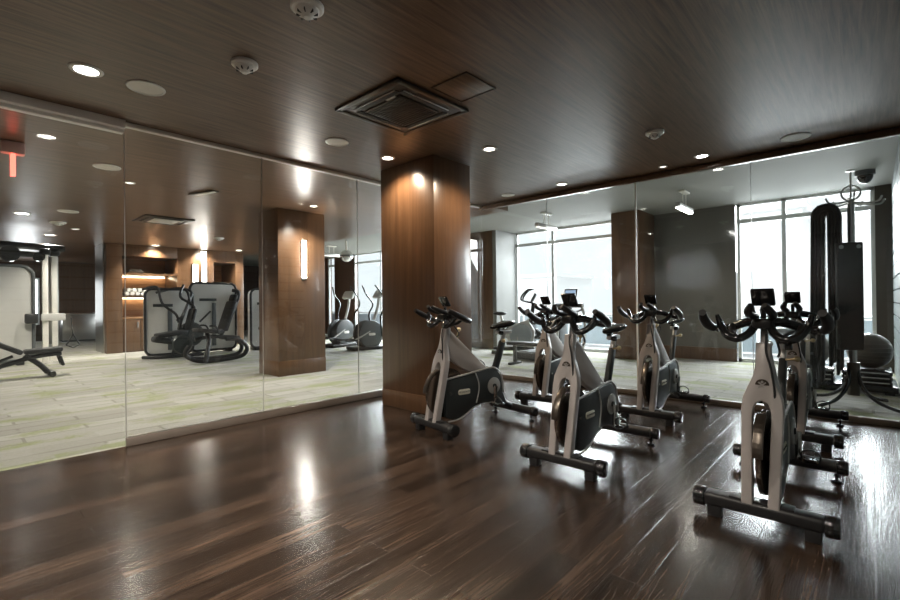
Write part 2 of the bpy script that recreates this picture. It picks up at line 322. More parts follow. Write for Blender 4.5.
# window bays
def window(n, x0, x1, mulls, seat=0.03, rail=True):
    b = MB(); f = 0.055; y0, y1 = YW+0.03, YW+0.11
    b.bx(x0, x0+f, y0, y1, 0.0, GH).bx(x1-f, x1, y0, y1, 0.0, GH)
    for m in mulls: b.bx(m-0.035, m+0.035, y0, y1, 0, GH)
    b.bx(x0, x1, y0, y1, 0, 0.07).bx(x0, x1, y0, y1, GH-0.05, GH).bx(x0, x1, y0-0.01, y1, 2.76, 2.84)
    o = struct(b.build('window_%d' % n, 'frame'))
    MB().bx(x0+f, x1-f, YW+0.065, YW+0.075, 0.07, GH-0.05).build('window_pane', 'winglass', o)
    return o
window(1, -1.98, 0.06, [-1.21]); window(2, -7.30, -4.10, [-6.14]); window(3, -14.8, -8.35, [-13.2, -11.6, -10.0]); window(4, -16.6, -16.1, [])

# wood-clad columns
def column(x0, x1, y0, y1, top, base=0.22, mat='walnut', n=''):
    o = struct(MB().bx(x0, x1, y0, y1, 0.0, top, bev=0.006).build('column', mat))
    struct(MB().bx(x0-0.004, x1+0.004, y0-0.004, y1+0.004, 0.001, base, bev=0.003).build('baseboard_column', mat))
    return o
column(-4.46, -3.55, 3.64, 4.27, H-0.002, 0.2)
column(-8.27, -7.54, 3.88, 4.80, H+0.028, 0.26)
column(-4.17, -3.57, 9.8, YW+0.1, GH-0.002, 0.26)
column(-8.35, -7.42, 9.8, YW+0.1, GH-0.002, 0.26)
struct(MB().bx(-7.42, -7.30, 9.82, YW+0.02, 0, GH-0.002).build('wall_pier', plain('pier_grey', (0.22, 0.22, 0.21), 0.6)))

# glass partitions
ys = [-2.6, -1.46, -0.20, 1.09, 2.35, 3.62, 4.90, 6.19]
n = 5
for i in range(len(ys)-1):
    a, c = ys[i]+0.003, ys[i+1]-0.003
    low = 0.075 if a > 1.0 else 0.012
    struct(MB().bx(XL-0.006, XL+0.006, a, c, low, H-0.03).build('window_%d' % n, 'glass')); n += 1
xs = [-4.9, -3.64, -2.30, -1.0, XR-0.02]
for i in range(4):
    a, c = xs[i]+0.003, xs[i+1]-0.003
    struct(MB().bx(a, c, YB-0.006, YB+0.006, 0.06, H-0.05).build('window_%d' % n, 'glass')); n += 1
# joint seals and clips
for i, y in enumerate(ys[3:-1]): struct(MB().bx(XL-0.004, XL+0.008, y-0.0025, y+0.0025, 0.075, H-0.03).build('trim_%d' % (20+i), 'edge'))
for i, x in enumerate(xs[1:-1]): struct(MB().bx(x-(0.009 if i == 1 else 0.002), x+(0.009 if i == 1 else 0.002), YB-0.008, YB+0.008, 0.06, H-0.05).build('trim_%d' % (30+i), 'cream' if i == 1 else 'edge'))
# header and sill rails
struct(MB().bx(XL-0.03, XL+0.035, 1.09, YB-0.02, H-0.035, H-0.001, bev=0.003).build('trim_1', 'cream'))
struct(MB().bx(XL-0.01, XL+0.085, -2.6, 1.085, H-0.072, H-0.001, bev=0.004).bx(XL-0.04, XL+0.03, -2.6, 1.085, H-0.10, H-0.06, bev=0.003).build('trim_2', 'cream'))
struct(MB().bx(XL-0.03, XL+0.03, 1.09, YB-0.02, 0.001, 0.075, bev=0.004).build('trim_3', plain('sill_bronze', (0.26, 0.22, 0.19), 0.35, metal=0.3)))
struct(MB().bx(XL-0.022, XL+0.022, 1.09, YB-0.02, 0.0752, 0.083).build('trim_4', 'steel'))
struct(MB().bx(XL, XR-0.013, YB-0.035, YB+0.035, H-0.075, H-0.012, bev=0.004).build('trim_5', 'walnut'))
struct(MB().bx(XL, XR-0.013, YB-0.03, YB+0.03, 0.001, 0.06, bev=0.004).build('trim_6', wood('pale_sill_wood', (0.17, 0.13, 0.095), (0.25, 0.2, 0.15), (1, 20, 20), 0.4)))
struct(MB().bx(XL, XR-0.013, YB+0.036, YB+0.1, H-0.02, GH).build('trim_7', 'greyceil'))

# ------------------------------------------------------------------ outdoors
struct(MB().bx(-24, 6, YW+0.25, 12.6, -0.2, -0.02).build('balcony_floor', plain('balcony_stone', (0.22, 0.22, 0.22), 0.8)))
t = thing('balcony_railing', 'blue-grey glass balcony railing with metal top rail outside the windows', 'railing', (0, 12.3, 0))
MB().tube([(-22, 0, 0.86), (4, 0, 0.86)], 0.03, smooth=False).build('top_rail', 'frame', t)
for k in range(17): MB().bx(-22+k*1.55, -20.52+k*1.55, -0.01, 0.01, 0.05, 0.80).build('glass_panel', 'railglass', t)
struct(MB().bx(-90, 90, 14, 130, -9.2, -9).build('ground_street', 'conc'))
def building(x, y, w_, d, h_, label, fl, nw):
    t = thing('office_building', label, 'building', (x, y, -9))
    MB().bx(-w_/2, w_/2, 0, d, 0, h_).bx(-w_/2-0.3, w_/2+0.3, -0.3, d+0.3, h_, h_+0.5).build('wall', 'conc', t)
    for i in range(fl):
        for j in range(nw):
            cx = -w_/2+w_*(j+0.5)/nw; cz = h_*(i+0.5)/fl
            MB().bx(cx-w_/nw*0.3, cx+w_/nw*0.3, -0.1, 0.05, cz-0.8, cz+0.7).build('window', 'pane', t)
building(-9, 52, 9, 12, 18.5, 'pale low office block outside the right window, beside the taller one', 5, 4)
building(1.5, 60, 9, 12, 23, 'taller pale office block outside the far right window', 6, 4)
building(-42, 62, 14, 12, 14, 'distant pale block outside the centre windows', 4, 5)

# ------------------------------------------------------------------ ceiling fittings
def spot(parent, power, col, ang=110, blend=0.6, z=-0.03):
    l = bpy.data.lights.new('lamp', 'SPOT'); l.energy = power; l.color = col; l.spot_size = math.radians(ang); l.spot_blend = blend; l.shadow_soft_size = 0.06
    o = bpy.data.objects.new('lamp', l); COL.objects.link(o); o.parent = parent; o.location = (0, 0, z); return o
WARM = (1.0, 0.80, 0.58); WHT = (1.0, 0.92, 0.80)
def downlight(x, y, z, label, mat, power, r=0.085, col=WHT, ang=120, group=None):
    t = thing('recessed_downlight', label, 'ceiling light', (x, y, z), 0, group)
    MB().lathe([(r*0.8, -0.002), (r*0.84, -0.008), (r*1.12, -0.008), (r*1.18, -0.001), (r*1.18, 0.0), (r*0.8, 0.0)]).build('trim_ring', 'white', t)
    MB().lathe([(0.001, -0.003), (r*0.8, -0.003), (r*0.8, -0.001), (0.001, -0.001)]).build('lamp_lens', mat, t)
    if power: spot(t, power, col, ang)
    return t
def speaker(x, y, z, label, r=0.125):
    t = thing('ceiling_speaker', label, 'speaker', (x, y, z))
    MB().lathe([(r*0.88, -0.004), (r*0.9, -0.010), (r, -0.008), (r*1.02, -0.0005), (r*0.88, -0.0005)]).build('trim_ring', 'white', t)
    b = MB().lathe([(0.001, -0.009), (r*0.6, -0.0075), (r*0.88, -0.005), (r*0.88, -0.001), (0.001, -0.001)])
    b.build('grille', 'cream', t)
def smoke(x, y, z, label, r=0.085):
    t = thing('smoke_detector', label, 'smoke detector', (x, y, z))
    MB().lathe([(r, -0.0005), (r, -0.018), (r*0.9, -0.026), (0.001, -0.026)][::-1]).build('base', 'white', t)
    MB().lathe([(0.001, -0.07), (r*0.22, -0.07), (r*0.34, -0.06), (r*0.62, -0.046), (r*0.72, -0.034), (r*0.72, -0.026), (0.001, -0.026)]).build('sensor_dome', 'white', t)
    b = MB()
    for k in range(8):
        a = 2*PI*k/8; b.box((r*0.5*math.cos(a), r*0.5*math.sin(a), -0.05), (r*0.3, 0.006, 0.014), rot=(0, 0, a))
    b.build('vent_slot', 'ink', t)
z = H-0.001
downlight(-4.0, 0.67, z, 'glaring white downlight at the upper left, above the left glass', 'brightlamp', 45)
downlight(-4.01, 3.38, z, 'small lit downlight just left of the wood column top', 'lamp', 44, 0.07, WARM, 140)
downlight(-3.0, 3.94, z, 'small lit downlight just right of the wood column top', 'lamp', 44, 0.07, WARM, 140)
downlight(-1.41, 5.83, z, 'glaring white downlight beside the far glass header', 'brightlamp', 22, 0.07)
downlight(-3.18, 5.83, z, 'flat white downlight near the far glass corner, left of the glaring one', 'lamp', 10, 0.07)
t = downlight(-1.87, 5.95, z, 'smallest downlight touching the walnut header rail', 'dimlamp', 0, 0.045)
speaker(-4.01, 1.03, z, 'large round cream ceiling speaker beside the glaring left downlight')
speaker(-3.98, 2.69, z, 'round cream ceiling speaker between air unit and left glass', 0.115)
speaker(-0.55, 5.83, z, 'round pale ceiling speaker at the right, by the far glass header')
speaker(-4.1, 5.84, z, 'faint round ceiling speaker in the far glass corner', 0.1)
smoke(-3.12, 1.38, z, 'white smoke detector on ceiling, lower left of the topmost one')
smoke(-2.27, 1.35, z, 'white smoke detector at the top edge of the ceiling', 0.09)
smoke(-1.54, 4.67, z, 'white smoke detector right of the column, nearer the far glass')

t = thing('air_conditioning_cassette', 'square dark ceiling air cassette with slotted frame before the column', 'air conditioner', (-2.91, 2.615, H))
b = MB()
S = 0.40
for sx, sy, wx, wy in ((1, 0, 0.05, 0.8), (-1, 0, 0.05, 0.8), (0, 1, 0.8, 0.05), (0, -1, 0.8, 0.05)):
    b.box((sx*(S-0.025), sy*(S-0.025), -0.012), (wx, wy, 0.022), bev=0.005)
b.build('outer_frame', 'darkmetal', t)
MB().bx(-0.39, 0.39, -0.39, 0.39, -0.016, -0.001, bev=0.004).build('face_panel', wood('cassette_brown', (0.07, 0.05, 0.038), (0.10, 0.075, 0.055), (3, 3, 3), 0.35), t)
for k in range(4):
    a = k*PI/2
    MB().box((0.27*math.cos(a), 0.27*math.sin(a), -0.019), (0.045, 0.5, 0.012), rot=(0, 0, a), bev=0.004).build('air_slot', 'ink', t)
    MB().box((0.30*math.cos(a), 0.30*math.sin(a), -0.024), (0.012, 0.5, 0.008), rot=(0, 0.3, a), bev=0.002).build('louvre', 'steel', t)
g = MB().bx(-0.22, 0.22, -0.22, 0.22, -0.030, -0.014, bev=0.006).build('intake_grille', 'darkmetal', t)
b = MB()
for k in range(14): b.bx(-0.2, 0.2, -0.2+k*0.03, -0.192+k*0.03, -0.034, -0.03)
b.build('grille_bar', 'ink', g)
MB().box((0.13, -0.235, -0.026), (0.11, 0.02, 0.006), bev=0.002).build('badge', 'cream', t)
t = thing('ceiling_access_panel', 'small flush brown access panel in ceiling behind the air cassette', 'access panel', (-2.28, 2.68, H))
MB().bx(-0.165, 0.165, -0.165, 0.165, -0.006, -0.0005, bev=0.002).build('panel', 'ceil', t)
b = MB()
for sx, sy, wx, wy in ((1, 0, 0.008, 0.35), (-1, 0, 0.008, 0.35), (0, 1, 0.35, 0.008), (0, -1, 0.35, 0.008)): b.box((sx*0.17, sy*0.17, -0.005), (wx, wy, 0.009))
b.build('edge_frame', 'darkmetal', t)

# gym ceiling beyond the left glass
zg = H+0.029
for x, y, m, pw, r, lab in ((-11.13, 0.94, 'brightlamp', 110, 0.11, 'bright oval downlight in gym ceiling, leftmost beyond the glass'),
                         (-14.06, 1.66, 'lamp', 90, 0.11, 'lit downlight in gym ceiling above the cable machine towers'),
                         (-14.62, 3.95, 'lamp', 90, 0.10, 'lit downlight before the towel niche cabinet'),
                         (-14.61, 5.2, 'lamp', 60, 0.09, 'lit downlight above the double strip of light beyond the glass'),
                         (-14.3, 6.1, 'lamp', 60, 0.09, 'lit downlight near the right end of the cabinet wall'),
                         (-16.8, 2.0, 'lamp', 60, 0.10, 'far lit downlight in front of the stainless bin'),
                         (-7.0, 4.25, 'lamp', 70, 0.06, 'tiny lit downlight at the top of the wood column beyond the glass'),
                         (-7.4, 1.70, 'dimlamp', 110, 0.06, 'small dim downlight beside the first glass joint'),
                         (-12.64, 1.91, 'dimlamp', 40, 0.07, 'tiny downlight right of the gym smoke detector')):
    downlight(x, y, zg, lab, m, pw*1.7, r, WHT, 130)
speaker(-10.36, 1.47, zg, 'white round speaker in gym ceiling above the smoke detector', 0.15)
speaker(-6.74, 1.32, zg, 'large round cream speaker in gym ceiling close behind the left glass', 0.14)
smoke(-11.82, 1.52, zg, 'white smoke detector in gym ceiling beneath the white speaker', 0.13)
smoke(-11.96, 4.61, zg, 'white smoke detector in gym ceiling left of the gym column', 0.12)
t = thing('air_conditioning_cassette', 'flat ceiling air cassette beyond the left glass, above the weight machines', 'air conditioner', (-10.2, 2.9, zg))
MB().bx(-0.45, 0.45, -0.42, 0.42, -0.02, 0, bev=0.005).build('face_panel', 'darkmetal', t)
MB().bx(-0.25, 0.25, -0.22, 0.22, -0.032, -0.02, bev=0.005).build('intake_grille', 'cream', t)
for k in range(4):
    a = k*PI/2; MB().box((0.33*math.cos(a), 0.33*math.sin(a), -0.022), (0.04, 0.5, 0.01), rot=(0, 0, a)).build('air_slot', 'ink', t)
t = thing('ceiling_vent', 'narrow slanted white ceiling vent beyond the second glass pane', 'vent', (-7.3, 2.60, zg), 0.3)
MB().bx(-0.26, 0.26, -0.06, 0.06, -0.012, 0, bev=0.003).build('frame', 'darkmetal', t)
MB().bx(-0.16, 0.24, -0.03, 0.03, -0.022, -0.011, bev=0.003).build('vane', 'white', t)
# exit sign, seen on edge
t = thing('exit_sign', 'glowing red edge-lit exit sign hanging from the gym ceiling', 'exit sign', (-6.4, 0.475, zg))
MB().bx(-0.05, 0.05, -0.09, 0.09, -0.12, 0, bev=0.012).build('housing', 'pinkish', t)
MB().bx(-0.04, 0.04, -0.018, 0.018, -0.34, -0.12, bev=0.004).build('lit_panel', 'red', t)

# pendant lights in the window zone
def pendant(x, y, lab, rz, on=True):
    t = thing('pendant_light', lab, 'pendant light', (x, y, GH), rz+PI/2, 'linear pendants before the windows')
    MB().bx(-0.16, 0.16, -0.05, 0.05, -0.03, 0, bev=0.006).build('canopy', 'cream', t)
    for s in (-0.09, 0.09): MB().cyl((s, 0, -0.24), (s, 0, -0.03), 0.008, seg=8).build('stem', 'cream', t)
    MB().bx(-0.40, 0.40, -0.04, 0.04, -0.33, -0.25, bev=0.008).build('housing', 'steel', t)
    MB().bx(-0.38, 0.38, -0.033, 0.033, -0.345, -0.325, bev=0.004).build('diffuser', 'brightlamp' if on else 'dimlamp', t)
    return t
pendant(-5.15, 8.75, 'slim white pendant bar hanging before the centre windows', 0.0, False)
p = pendant(-2.4, 8.75, 'lit pendant bar hanging before the grey wall', 0.0); spot(p, 30, WHT, 150, z=-0.36)
pendant(-13.1, 8.6, 'slim pendant bar seen through the last left pane', 0.0, False)
t = thing('dome_camera', 'dark dome security camera on the ceiling at the far right', 'camera', (-0.05, 9.3, GH))
MB().lathe([(0.001, -0.07), (0.115, -0.07), (0.12, -0.05), (0.12, -0.001), (0.001, -0.001)]).build('mount', 'greyplastic', t)
MB().ell((0, 0, -0.09), (0.095, 0.095, 0.10)).build('dome', 'blackgloss', t)
t = thing('convex_mirror_ball', 'round silvery ball hanging from the ceiling beyond the gym column', 'mirror', (-11.7, 8.2, GH))
MB().cyl((0, 0, -0.30), (0, 0, 0), 0.03).build('stem', 'cream', t)
MB().ell((0, 0, -0.46), (0.19, 0.19, 0.18)).build('globe', 'chrome', t)
MB().lathe([(0.195, -0.02), (0.205, 0.0), (0.195, 0.02), (0.18, 0)], (0, 0, -0.46)).build('ring', 'greyplastic', t)

# added glowing bars in place of bright reflections in the left glass
def glowbar(x, y, z0, z1, lab, rz=0, w_=0.055, mt='strip'):
    t = thing('reflection_glow_bar', lab, 'added glow bar', (x, y, z0), rz)
    h_ = z1-z0
    MB().bx(0.0, 0.025, -w_*0.65, w_*0.65, -0.03, h_+0.03, bev=0.004).build('backplate', 'steel', t)
    MB().bx(0.025, 0.05, -w_/2, w_/2, 0, h_, bev=0.008).build('diffuser', mt, t)
glowbar(-7.538, 4.36, 1.72, 2.38, 'added vertical glow bar for a glass reflection, on the wood column beyond the left glass', w_=0.07)
glowbar(-14.798, 5.02, 1.9, 2.45, 'shorter of the two added glow bars for glass reflections between the weight machines', w_=0.13, mt='softstrip')
glowbar(-14.798, 5.26, 1.9, 2.85, 'taller of the two added glow bars for glass reflections between the weight machines', w_=0.13, mt='softstrip')

# ------------------------------------------------------------------ studio bikes
def make_bike(lab, loc, rz):
    t = thing('studio_bike', lab, 'exercise bike', loc, rz, 'indoor cycling bikes in two rows on the dark floor')
    def stab(x, nm):
        b = MB()
        if nm == 'front_stabiliser': b.box((x, 0, 0.098), (0.10, 0.56, 0.075), bev=0.022, seg=3).box((x, 0, 0.138), (0.075, 0.30, 0.012), bev=0.004)
        else: b.cyl((x, -0.28, 0.105), (x, 0.28, 0.105), 0.043, seg=28)
        o = b.build(nm, 'black', t)
        for s in (-1, 1):
            if nm == 'front_stabiliser':
                MB().cyl((x, s*0.27, 0.095), (x, s*0.335, 0.095), 0.056, seg=24, bev=0.010).build('transport_wheel', 'blackgloss', o)
                MB().box((x, s*0.225, 0.035), (0.075, 0.07, 0.07), bev=0.006).build('foot', 'black', o)
            else:
                MB().cyl((x, s*0.27, 0.105), (x, s*0.335, 0.105), 0.047, seg=24, bev=0.01).build('end_cap', 'blackgloss', o)
                MB().cyl((x, s*0.27, 0.0), (x, s*0.27, 0.018), 0.03, seg=16, bev=0.004).cyl((x, s*0.27, 0.018), (x, s*0.27, 0.07), 0.009, seg=10).cyl((x, s*0.27, 0.04), (x, s*0.27, 0.055), 0.02, seg=8).build('levelling_foot', 'blackgloss', o)
        return o
    stab(0.53, 'front_stabiliser'); stab(-0.53, 'rear_stabiliser')
    # fork: tuning-fork outline leaning back towards the head
    sl = lambda u, v, tt: (0.545-0.20*(v-0.12)+tt, u, v)
    R_ = [(0.034, 0.12), (0.088, 0.12), (0.094, 0.40), (0.100, 0.62), (0.094, 0.69), (0.070, 0.755), (0.047, 0.81), (0.037, 0.87), (0.036, 1.0)]
    inn = [(0.058, 0.60), (0.050, 0.66), (0.030, 0.70), (0.0, 0.715)]
    poly = R_ + [(-u, v) for u, v in R_[::-1]] + [(-u, v) for u, v in [(0.058, 0.60), (0.050, 0.66), (0.030, 0.70)]] + inn[::-1]
    # the list above walks: right blade up, left blade down, inner arch back
    poly = R_ + [(-u, v) for u, v in R_[::-1]] + [(-0.045, 0.58), (-0.042, 0.63), (-0.028, 0.665), (0.0, 0.68), (0.028, 0.665), (0.042, 0.63), (0.045, 0.58)]
    MB().prism(poly, sl, -0.033, 0.033, bev=0.007).build('fork', 'silver', t, ang=50)
    xb = 0.545-0.20*(0.79-0.12)+0.034
    e = MB().cyl((xb-0.004, 0, 0.765), (xb+0.004, 0, 0.765), 0.034, seg=28, bev=0.002).build('round_badge', 'darkmetal', t)
    MB().box((xb+0.006, 0, 0.765), (0.004, 0.048, 0.008), rot=(0.75, 0, 0)).box((xb+0.006, 0, 0.765), (0.004, 0.048, 0.008), rot=(-0.75, 0, 0)).cyl((xb+0.004, 0, 0.783), (xb+0.008, 0, 0.783), 0.007, seg=12).build('emblem', 'edge', e)
    # top beam
    MB().prism([(0.37, 0.97), (0.41, 0.88), (0.435, 0.78), (0.395, 0.735), (0.20, 0.60), (-0.02, 0.49), (-0.16, 0.47), (-0.20, 0.55), (-0.12, 0.585), (0.33, 0.97)][::1], XZ, -0.03, 0.03, bev=0.008).build('top_beam', 'silver', t, ang=50)
    # lower frame under the guard
    MB().tube([(0.02, 0, 0.30), (-0.25, 0, 0.24), (-0.53, 0, 0.10)], [0.035, 0.04, 0.032], seg=12).build('lower_beam', 'black', t)
    # flywheel
    fx, fz = 0.375, 0.375
    b = MB().lathe([(0.17, -0.010), (0.235, -0.014), (0.238, -0.011), (0.238, 0.011), (0.235, 0.014), (0.17, 0.010)], (fx, 0, fz), 48, 'Y')
    fw = b.build('flywheel', 'wheel', t)
    b = MB().cyl((fx, -0.018, fz), (fx, 0.018, fz), 0.05, seg=24, bev=0.004)
    for k in range(5):
        a = 2*PI*k/5+0.3; b.box((fx+0.11*math.cos(a), 0, fz+0.11*math.sin(a)), (0.15, 0.012, 0.035), rot=(0, -a, 0), bev=0.003)
    b.build('spoke', 'darkmetal', fw)
    MB().cyl((fx, -0.075, fz), (fx, 0.075, fz), 0.012, seg=12).build('axle', 'chrome', fw)
    arc = [(fx+0.262*math.cos(a), fz+0.262*math.sin(a)) for a in [math.radians(d) for d in range(5, 66, 6)]]
    arc2 = [(fx+0.246*math.cos(a), fz+0.246*math.sin(a)) for a in [math.radians(d) for d in range(5, 66, 6)]]
    MB().prism(arc+arc2[::-1], XZ, -0.024, 0.024, bev=0.002).build('brake_cover', 'darkmetal', t)
    # chain guard
    G = [(0.43, 0.50), (0.20, 0.525), (0.0, 0.55), (-0.16, 0.565), (-0.235, 0.545), (-0.285, 0.49), (-0.305, 0.42), (-0.325, 0.30), (-0.385, 0.175), (-0.36, 0.165), (-0.26, 0.18), (-0.17, 0.215), (-0.05, 0.225), (0.08, 0.205), (0.18, 0.15), (0.27, 0.118), (0.36, 0.118), (0.43, 0.15)]
    g = MB().prism(G, XZ, 0.022, 0.068, bev=0.010).build('chain_guard', 'guard', t, ang=50)
    MB().prism([(u*0.99, v*0.99+0.003) for u, v in G if u < 0.2], XZ, -0.03, 0.022, bev=0.003).build('inner_case', 'guard', t)
    MB().tube([(0.43, 0.064, 0.512)]+[(u, 0.064, v+0.010) for u, v in G[1:5]]+[(-0.297, 0.064, 0.495), (-0.317, 0.064, 0.42), (-0.337, 0.064, 0.30)], 0.009, seg=8).build('guard_trim', 'edge', g)
    MB().tube([(0.40, 0.062, 0.105), (0.30, 0.062, 0.106), (0.20, 0.062, 0.135), (0.10, 0.062, 0.19), (0.0, 0.062, 0.214)], 0.008, seg=8).build('lower_trim', 'edge', g)
    MB().tube([(0.06, 0.068, 0.54), (0.02, 0.069, 0.45), (0.015, 0.069, 0.36), (0.05, 0.069, 0.24)], 0.007, seg=8).build('panel_line', 'edge', g)
    pl = MB().prism(rrect(0.15, 0.052, 0.02, 4, 0.205, 0.37), XZ, 0.066, 0.073, bev=0.002).build('badge', 'label', g)
    text('TECHNOGYM', 0.023, 'ink', pl, (0.205, 0.0738, 0.37), (PI/2, 0, PI))
    # crank
    cx, cz = -0.19, 0.385
    cr = MB().cyl((cx, 0.066, cz), (cx, 0.078, cz), 0.085, seg=36, bev=0.004).build('crank_disc', 'edge', t)
    MB().cyl((cx, 0.078, cz), (cx, 0.090, cz), 0.022, seg=24).build('hub_ring', 'guard', cr)
    for s, a in ((1, -PI/2+0.1), (-1, PI/2+0.1)):
        ex, ez = cx+0.17*math.cos(a), cz+0.17*math.sin(a); y = 0.098 if s > 0 else -0.06
        ar = MB().tube([(cx, y, cz), (ex, y, ez)], [0.02, 0.015], smooth=False, seg=10).build('crank_arm', 'chrome', t)
        pd = MB().box((ex, y+s*0.065, ez), (0.085, 0.085, 0.018), bev=0.005).cyl((ex, y, ez), (ex, y+s*0.1, ez), 0.008, seg=8).build('pedal', 'blackgloss', t)
        MB().tube([(ex+0.04, y+s*0.03, ez), (ex+0.10, y+s*0.035, ez+0.03), (ex+0.12, y+s*0.065, ez+0.035), (ex+0.10, y+s*0.095, ez+0.03), (ex+0.04, y+s*0.1, ez)], 0.005, seg=6).build('toe_cage', 'chrome', pd)
        MB().tube([(ex, y+s*0.02, ez), (ex+0.02, y+s*0.02, ez+0.05), (ex+0.03, y+s*0.065, ez+0.075), (ex+0.02, y+s*0.11, ez+0.05), (ex, y+s*0.11, ez)], 0.006, seg=6).build('strap', 'black', pd)
    # seat post, slider and saddle
    MB().box((-0.315, 0, 0.645), (0.068, 0.048, 0.40), rot=(0, -0.38, 0), bev=0.012).build('seat_post_sleeve', 'guard', t)
    MB().box((-0.400, 0, 0.87), (0.045, 0.034, 0.12), rot=(0, -0.38, 0), bev=0.008).build('seat_post', 'edge', t)
    MB().box((-0.41, 0, 0.925), (0.21, 0.042, 0.034), bev=0.008).build('saddle_slider', 'edge', t)
    MB().cyl((-0.33, 0.02, 0.92), (-0.33, 0.06, 0.92), 0.022, seg=14, bev=0.003).cyl((-0.33, 0.02, 0.955), (-0.33, -0.02, 0.955), 0.014).build('saddle_clamp', 'blackgloss', t)
    MB().cyl((-0.36, 0.02, 0.83), (-0.33, 0.075, 0.84), 0.008, seg=8).ell((-0.325, 0.085, 0.842), (0.02, 0.02, 0.02), 12, 8).build('height_knob', 'brass', t)
    b = bmesh.new()
    secs = [(-0.52, 0.055, 1.02, 0.025), (-0.505, 0.088, 1.022, 0.038), (-0.45, 0.098, 1.018, 0.045), (-0.38, 0.080, 1.005, 0.040), (-0.31, 0.046, 0.998, 0.034), (-0.25, 0.030, 0.992, 0.030), (-0.22, 0.016, 0.988, 0.02)]
    rings = []
    for x, wy, zz, hh in secs:
        ring = []
        for k in range(14):
            a = 2*PI*k/14; yy = wy*math.cos(a); zq = zz+hh*(math.sin(a) if math.sin(a) < 0 else 0.75*math.sin(a))-0.012*math.exp(-(yy/0.02)**2)*(1 if math.sin(a) > 0 else 0)
            ring.append(b.verts.new((x, yy, zq)))
        rings.append(ring)
    for A, B in zip(rings, rings[1:]):
        for k in range(14): b.faces.new((A[k], A[(k+1) % 14], B[(k+1) % 14], B[k]))
    b.faces.new(rings[0][::-1]); b.faces.new(rings[-1]); bmesh.ops.recalc_face_normals(b, faces=b.faces[:])
    mb = MB(); mb._join(b); mb.build('saddle', 'blackgloss', t, ang=60)
    MB().tube([(-0.46, 0.03, 0.985), (-0.42, 0.022, 0.955), (-0.34, 0.022, 0.955), (-0.27, 0.01, 0.97)], 0.005, seg=6).tube([(-0.46, -0.03, 0.985), (-0.42, -0.022, 0.955), (-0.34, -0.022, 0.955), (-0.27, -0.01, 0.97)], 0.005, seg=6).build('saddle_rail', 'chrome', t)
    # head: post, resistance knob, bottle cage
    MB().box((0.345, 0, 1.03), (0.042, 0.036, 0.16), rot=(0, -0.19, 0), bev=0.008).build('handlebar_post', 'edge', t)
    MB().cyl((0.355, 0, 0.93), (0.36, 0, 0.965), 0.032, seg=18, bev=0.004).build('post_collar', 'blackgloss', t)
    MB().cyl((0.24, 0.0, 0.87), (0.215, 0.0, 0.965), 0.009, seg=10).ell((0.212, 0, 0.98), (0.024, 0.024, 0.02), 14, 8).build('resistance_knob', 'brass', t)
    MB().tube([(0.40, 0.015, 1.05), (0.435, 0.02, 0.95), (0.45, 0.045, 0.85), (0.46, 0.06, 0.72), (0.43, 0.045, 0.62)], 0.006, seg=6).build('cable', 'black', t)
    # handlebar
    D = 0.025
    hb = MB().box((0.36, 0, 1.085), (0.17, 0.10, 0.06), bev=0.02, seg=3).build('handlebar_hub', 'black', t, (0, 0, D))
    for s in (-1, 1):
        MB().tube([(0.34, s*0.03, 1.095), (0.31, s*0.10, 1.085), (0.275, s*0.18, 1.055), (0.275, s*0.245, 1.045), (0.33, s*0.278, 1.055)], [0.030, 0.027, 0.024, 0.023, 0.023], seg=12).build('handlebar', 'blackgloss', t, (0, 0, D))
        MB().tube([(0.315, s*0.272, 1.050), (0.38, s*0.288, 1.075), (0.47, s*0.288, 1.115), (0.545, s*0.275, 1.15)], [0.024, 0.028, 0.027, 0.020], seg=14).build('grip', 'black', t, (0, 0, D))
        MB().tube([(0.39, s*0.03, 1.09), (0.44, s*0.06, 1.03), (0.47, s*0.11, 1.0), (0.46, s*0.165, 1.015), (0.43, s*0.20, 1.06), (0.42, s*0.215, 1.10), (0.43, s*0.225, 1.135)], [0.022, 0.022, 0.023, 0.023, 0.021, 0.017, 0.011], seg=12).build('drop_bar', 'blackgloss', t, (0, 0, D))
        MB().tube([(0.43, s*0.13, 1.005), (0.36, s*0.16, 1.03), (0.30, s*0.17, 1.065)], 0.018, seg=12).build('inner_loop', 'black', t, (0, 0, D))
        MB().tube([(0.36, s*0.04, 1.12), (0.44, s*0.055, 1.135), (0.52, s*0.05, 1.16), (0.56, s*0.03, 1.19)], [0.02, 0.022, 0.022, 0.016], seg=12).build('forearm_bar', 'black', t, (0, 0, D))
    MB().tube([(0.40, 0.03, 1.10), (0.30, 0.05, 1.0), (0.26, 0.06, 0.93), (0.285, 0.055, 0.90)], 0.007, seg=6).build('brake_cable', 'black', t, (0, 0, D*0.5))
    MB().cyl((0.37, 0, 1.10), (0.38, 0, 1.18), 0.014, seg=10).build('console_stem', 'black', t, (0, 0, D))
    cs = MB().box((0.385, 0, 1.235), (0.024, 0.115, 0.11), rot=(0, 0.55, 0), bev=0.008).build('console', 'blackgloss', t, (0, 0, D))
    MB().box((0.371, 0, 1.227), (0.003, 0.095, 0.085), rot=(0, 0.55, 0)).build('screen', 'greyplastic', cs)
    return t
B0 = make_bike('silver and black studio bike nearest the wood column, turned most side-on', (-3.00, 3.66, 0), math.radians(-100))
dup(B0, (-1.69, 3.58, 0), math.radians(-90), 'silver and black studio bike in the middle of the front row')
dup(B0, (-0.46, 3.55, 0), math.radians(-90), 'nearest studio bike at the right, seen from the front')
dup(B0, (-2.93, 5.32, 0), math.radians(-90), 'studio bike in the back row, half hidden behind the middle front bike')
dup(B0, (-1.72, 5.40, 0), math.radians(-90), 'studio bike standing alone in the back row, before the grey wall')
dup(B0, (-0.51, 5.38, 0), math.radians(-90), 'studio bike in the back row, hidden behind the nearest right one')

